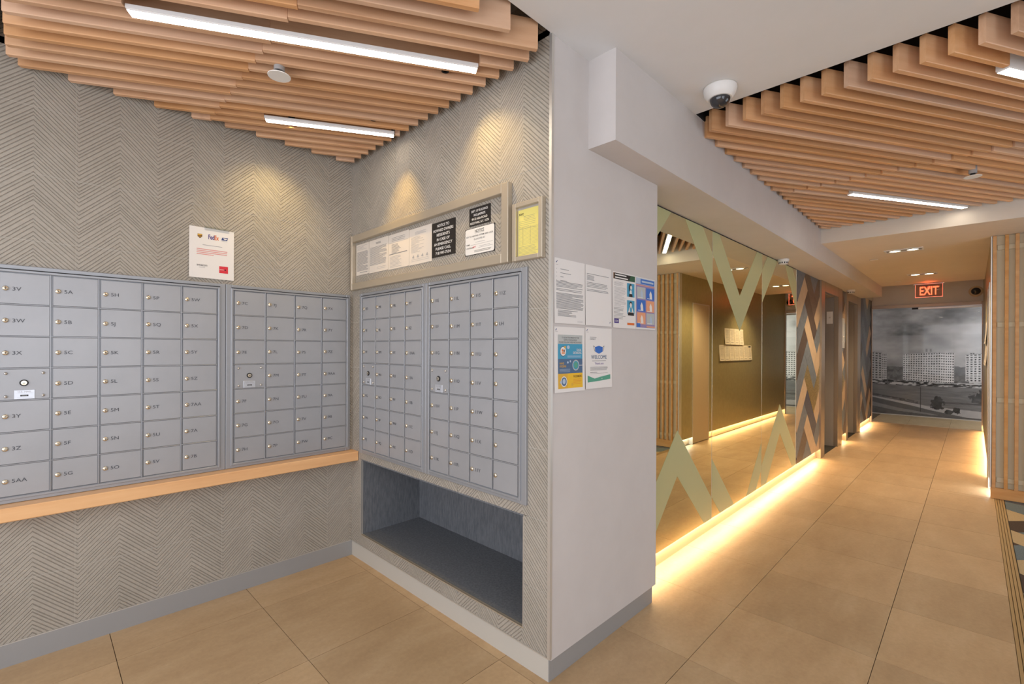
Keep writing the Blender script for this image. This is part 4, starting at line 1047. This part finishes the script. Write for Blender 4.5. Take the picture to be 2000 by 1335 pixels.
# ------------------------------------------------------------------ mural behind the glass
def fbm(yy, zz, scale, seed, octaves=5):
    rs_ = np.random.RandomState(seed); tot = np.zeros_like(yy); amp = 1.0; s_ = 0
    for _ in range(octaves):
        G = rs_.rand(64, 64); a = yy * scale + 31.7; b = zz * scale + 11.3
        ia, ib = np.floor(a).astype(int), np.floor(b).astype(int); fa, fb = a - ia, b - ib
        fa, fb = fa * fa * (3 - 2 * fa), fb * fb * (3 - 2 * fb)
        g00, g10, g01, g11 = G[ia % 64, ib % 64], G[(ia + 1) % 64, ib % 64], G[ia % 64, (ib + 1) % 64], G[(ia + 1) % 64, (ib + 1) % 64]
        tot += amp * (g00 * (1 - fa) * (1 - fb) + g10 * fa * (1 - fb) + g01 * (1 - fa) * fb + g11 * fa * fb); s_ += amp; amp *= 0.52; scale *= 2.03
    return tot / s_
MY0, MY1, MZ0, MZ1, NYg, NZg = -0.75, 2.1, 0.02, 2.62, 470, 430
ys = np.linspace(MY1, MY0, NYg); zs = np.linspace(MZ0, MZ1, NZg)
Yg, Zg = np.meshgrid(ys, zs)
def paint():
    cl = fbm(Yg * 0.8, Zg * 1.5, 1.7, 3); fine = fbm(Yg, Zg, 18, 5, 3)
    V = 0.30 + 0.42 * np.clip((cl - 0.42) * 2.2, -0.25, 0.6) + 0.08 * np.clip((0.9 - Yg), 0, 1.4)
    V = np.where(Zg < 1.75, V * 0.7 + 0.16 - 0.05 * np.abs(Zg - 1.4), V)
    def wall(y0, y1, rt0, rt1, b0, b1, val, nc, nr, dark=0.11, jit=0):
        t = (y0 - Yg) / (y0 - y1); top = rt0 + (rt1 - rt0) * t; bot = b0 + (b1 - b0) * t
        ins = (t >= 0) & (t <= 1) & (Zg <= top) & (Zg >= bot)
        q = (Zg - bot) / (top - bot)
        cu, cv = (t * nc) % 1.0, (q * nr) % 1.0
        idx = (np.floor(t * nc) * 7.13 + np.floor(q * nr) * 3.77) % 1.0
        wn_ = (np.abs(cu - 0.5) < 0.22 + 0.1 * idx) & (np.abs(cv - 0.45) < 0.24) & (q < 0.985)
        nonlocal V
        V = np.where(ins, val * (0.93 + 0.14 * fine), V); V = np.where(ins & wn_, dark + 0.1 * idx, V)
        V = np.where(ins & (q > 0.985), val * 0.6, V)
    def blob(y0, y1, z0, z1, val, rough=0.35):
        r = ((Yg - (y0 + y1) / 2) / abs(y1 - y0) * 2) ** 2 + ((Zg - (z0 + z1) / 2) / (z1 - z0) * 2) ** 2
        nonlocal V
        mk = r < 0.75 + (fbm(Yg, Zg, 22, 9, 3) - 0.5) * 2 * rough * 2
        V = np.where(mk, val * (0.5 + fine), V)
    V = np.where((Zg < 1.07 + 0.05 * (fine - .5)) & (Yg < 1.40) & (Yg > 1.05) & (Zg > .7), 0.10 + 0.22 * fine, V)
    V = np.where((Zg < 1.09 + 0.05 * (fine - .5)) & (Yg < 0.33) & (Yg > 0.06) & (Zg > .7), 0.13 + 0.18 * fine, V)
    wall(2.1, 1.468, 1.47, 1.37, .74, .74, 0.46, 10, 12, .05); wall(1.468, 1.379, 1.345, 1.345, .75, .75, 0.52, 3, 12, .05)
    wall(0.115, -0.75, 1.347, 1.42, .80, .78, 0.60, 15, 12, .06); wall(0.05, -0.02, 1.38, 1.38, 1.345, 1.345, 0.4, 2, 1)
    wall(0.746, 0.614, 1.508, 1.508, 1.36, 1.36, 0.46, 2, 1, 0.3)
    wall(1.102, 0.491, 1.348, 1.392, .785, .735, 0.60, 15, 12, .05); wall(0.491, 0.285, 1.392, 1.384, .735, .727, 0.70, 6, 12, .05)
    low = 0.765 - 0.02 * np.clip(1 - np.abs(Yg - 0.45), 0, 1)
    G_ = 0.17 + 0.12 * fbm(Yg * 0.35, Zg * 3, 14, 12, 4)
    V = np.where(Zg < low, G_, V)
    cars = (fbm(Yg * 0.6, Zg * 1.6, 26, 21, 2)); band = (Zg < low + .012) & (Zg > 0.665)
    V = np.where(band, np.where(cars > 0.58, 0.52, np.where(cars < 0.42, 0.07, 0.22)), V)
    V = np.where((Zg < low + .004) & (Zg > low - .012) & (Yg < 0.55), 0.5, V)
    rd = np.interp(-Yg, [-2.1, -1.64, -0.96, -0.66, 0.75], [.47, .405, .292, .235, .16])
    V = np.where(Zg < rd, 0.42 + 0.06 * fine, V)
    V = np.where((Zg < rd + .06) & (Zg > rd + .005) & (cars > 0.45) & (Yg > .85), 0.09 + .1 * fine, V)
    r2 = np.interp(-Yg, [-2.1, -1.64, -0.96, -0.66, 0.75], [.44, .375, .235, .16, -.1])
    V = np.where(Zg < r2, 0.16 + 0.04 * fine, V)
    r3 = np.interp(-Yg, [-2.1, -1.64, -1.2, -0.66, 0.75], [.32, .27, .17, .09, -.2]); V = np.where(Zg < r3, 0.27 + 0.05 * fine, V)
    r4 = np.interp(-Yg, [-2.1, -1.64, -1.2, -0.66, 0.75], [.24, .18, .10, .06, .05]); V = np.where(Zg < r4, 0.15 + 0.05 * fine, V)
    V = np.where((np.abs(Zg - 0.335) < 0.018 + .03 * (fine - .5)) & (Yg < .5), 0.10 + .1 * fine, V)
    blob(0.66, 0.42, 0.14, 0.47, 0.10); blob(0.31, 0.17, 0.10, 0.28, 0.09); blob(0.06, -0.35, 0.30, 0.62, 0.13, .5); blob(0.45, 0.28, .1, .2, .11)
    V = np.where((np.abs(Yg - 0.808) < 0.006) & (Zg > 0.106) & (Zg < 0.64), 0.10, V)
    V = np.where((np.abs(Zg - 0.60) < 0.004) & (np.abs(Yg - 0.808) < 0.04), 0.12, V)
    return np.clip(V, 0.03, 0.8)
V = paint()
me = bpy.data.meshes.new('mural_print')
n = NYg * NZg
vv = np.stack([np.zeros(n), Yg.ravel(), Zg.ravel()], 1)
ii = np.arange(n).reshape(NZg, NYg)
ff = np.stack([ii[:-1, :-1], ii[:-1, 1:], ii[1:, 1:], ii[1:, :-1]], -1).reshape(-1, 4)
me.from_pydata(vv.tolist(), [], ff.tolist())
ca = me.color_attributes.new('print', 'FLOAT_COLOR', 'POINT')
vl = V.ravel() ** 1.3 * 1.15
rgba = np.stack([vl * 1.0, vl * 0.94, vl * 0.96, np.ones(n)], 1)
ca.data.foreach_set('color', rgba.astype(np.float32).ravel())
MM = mat('mural_print', (0.4, 0.4, 0.4), 0.5, spec=0.3); N, L, b = NT(MM)
at = N.new('ShaderNodeVertexColor'); at.layer_name = 'print'; L.new(at.outputs[0], b.inputs['Base Color'])
me.materials.append(MM)
mu = thing('wall_mural', 'grey photo mural of apartment towers and a field behind the glass door', 'mural', (XMU - 0.006, 0.67, 0))
pr = link('print', me, mu, (0, -0.67, 0))
MB().box(0.001, 0.005, MY0 - .67, MY1 - .67, MZ0, MZ1, M_FIX).build('board', mu)
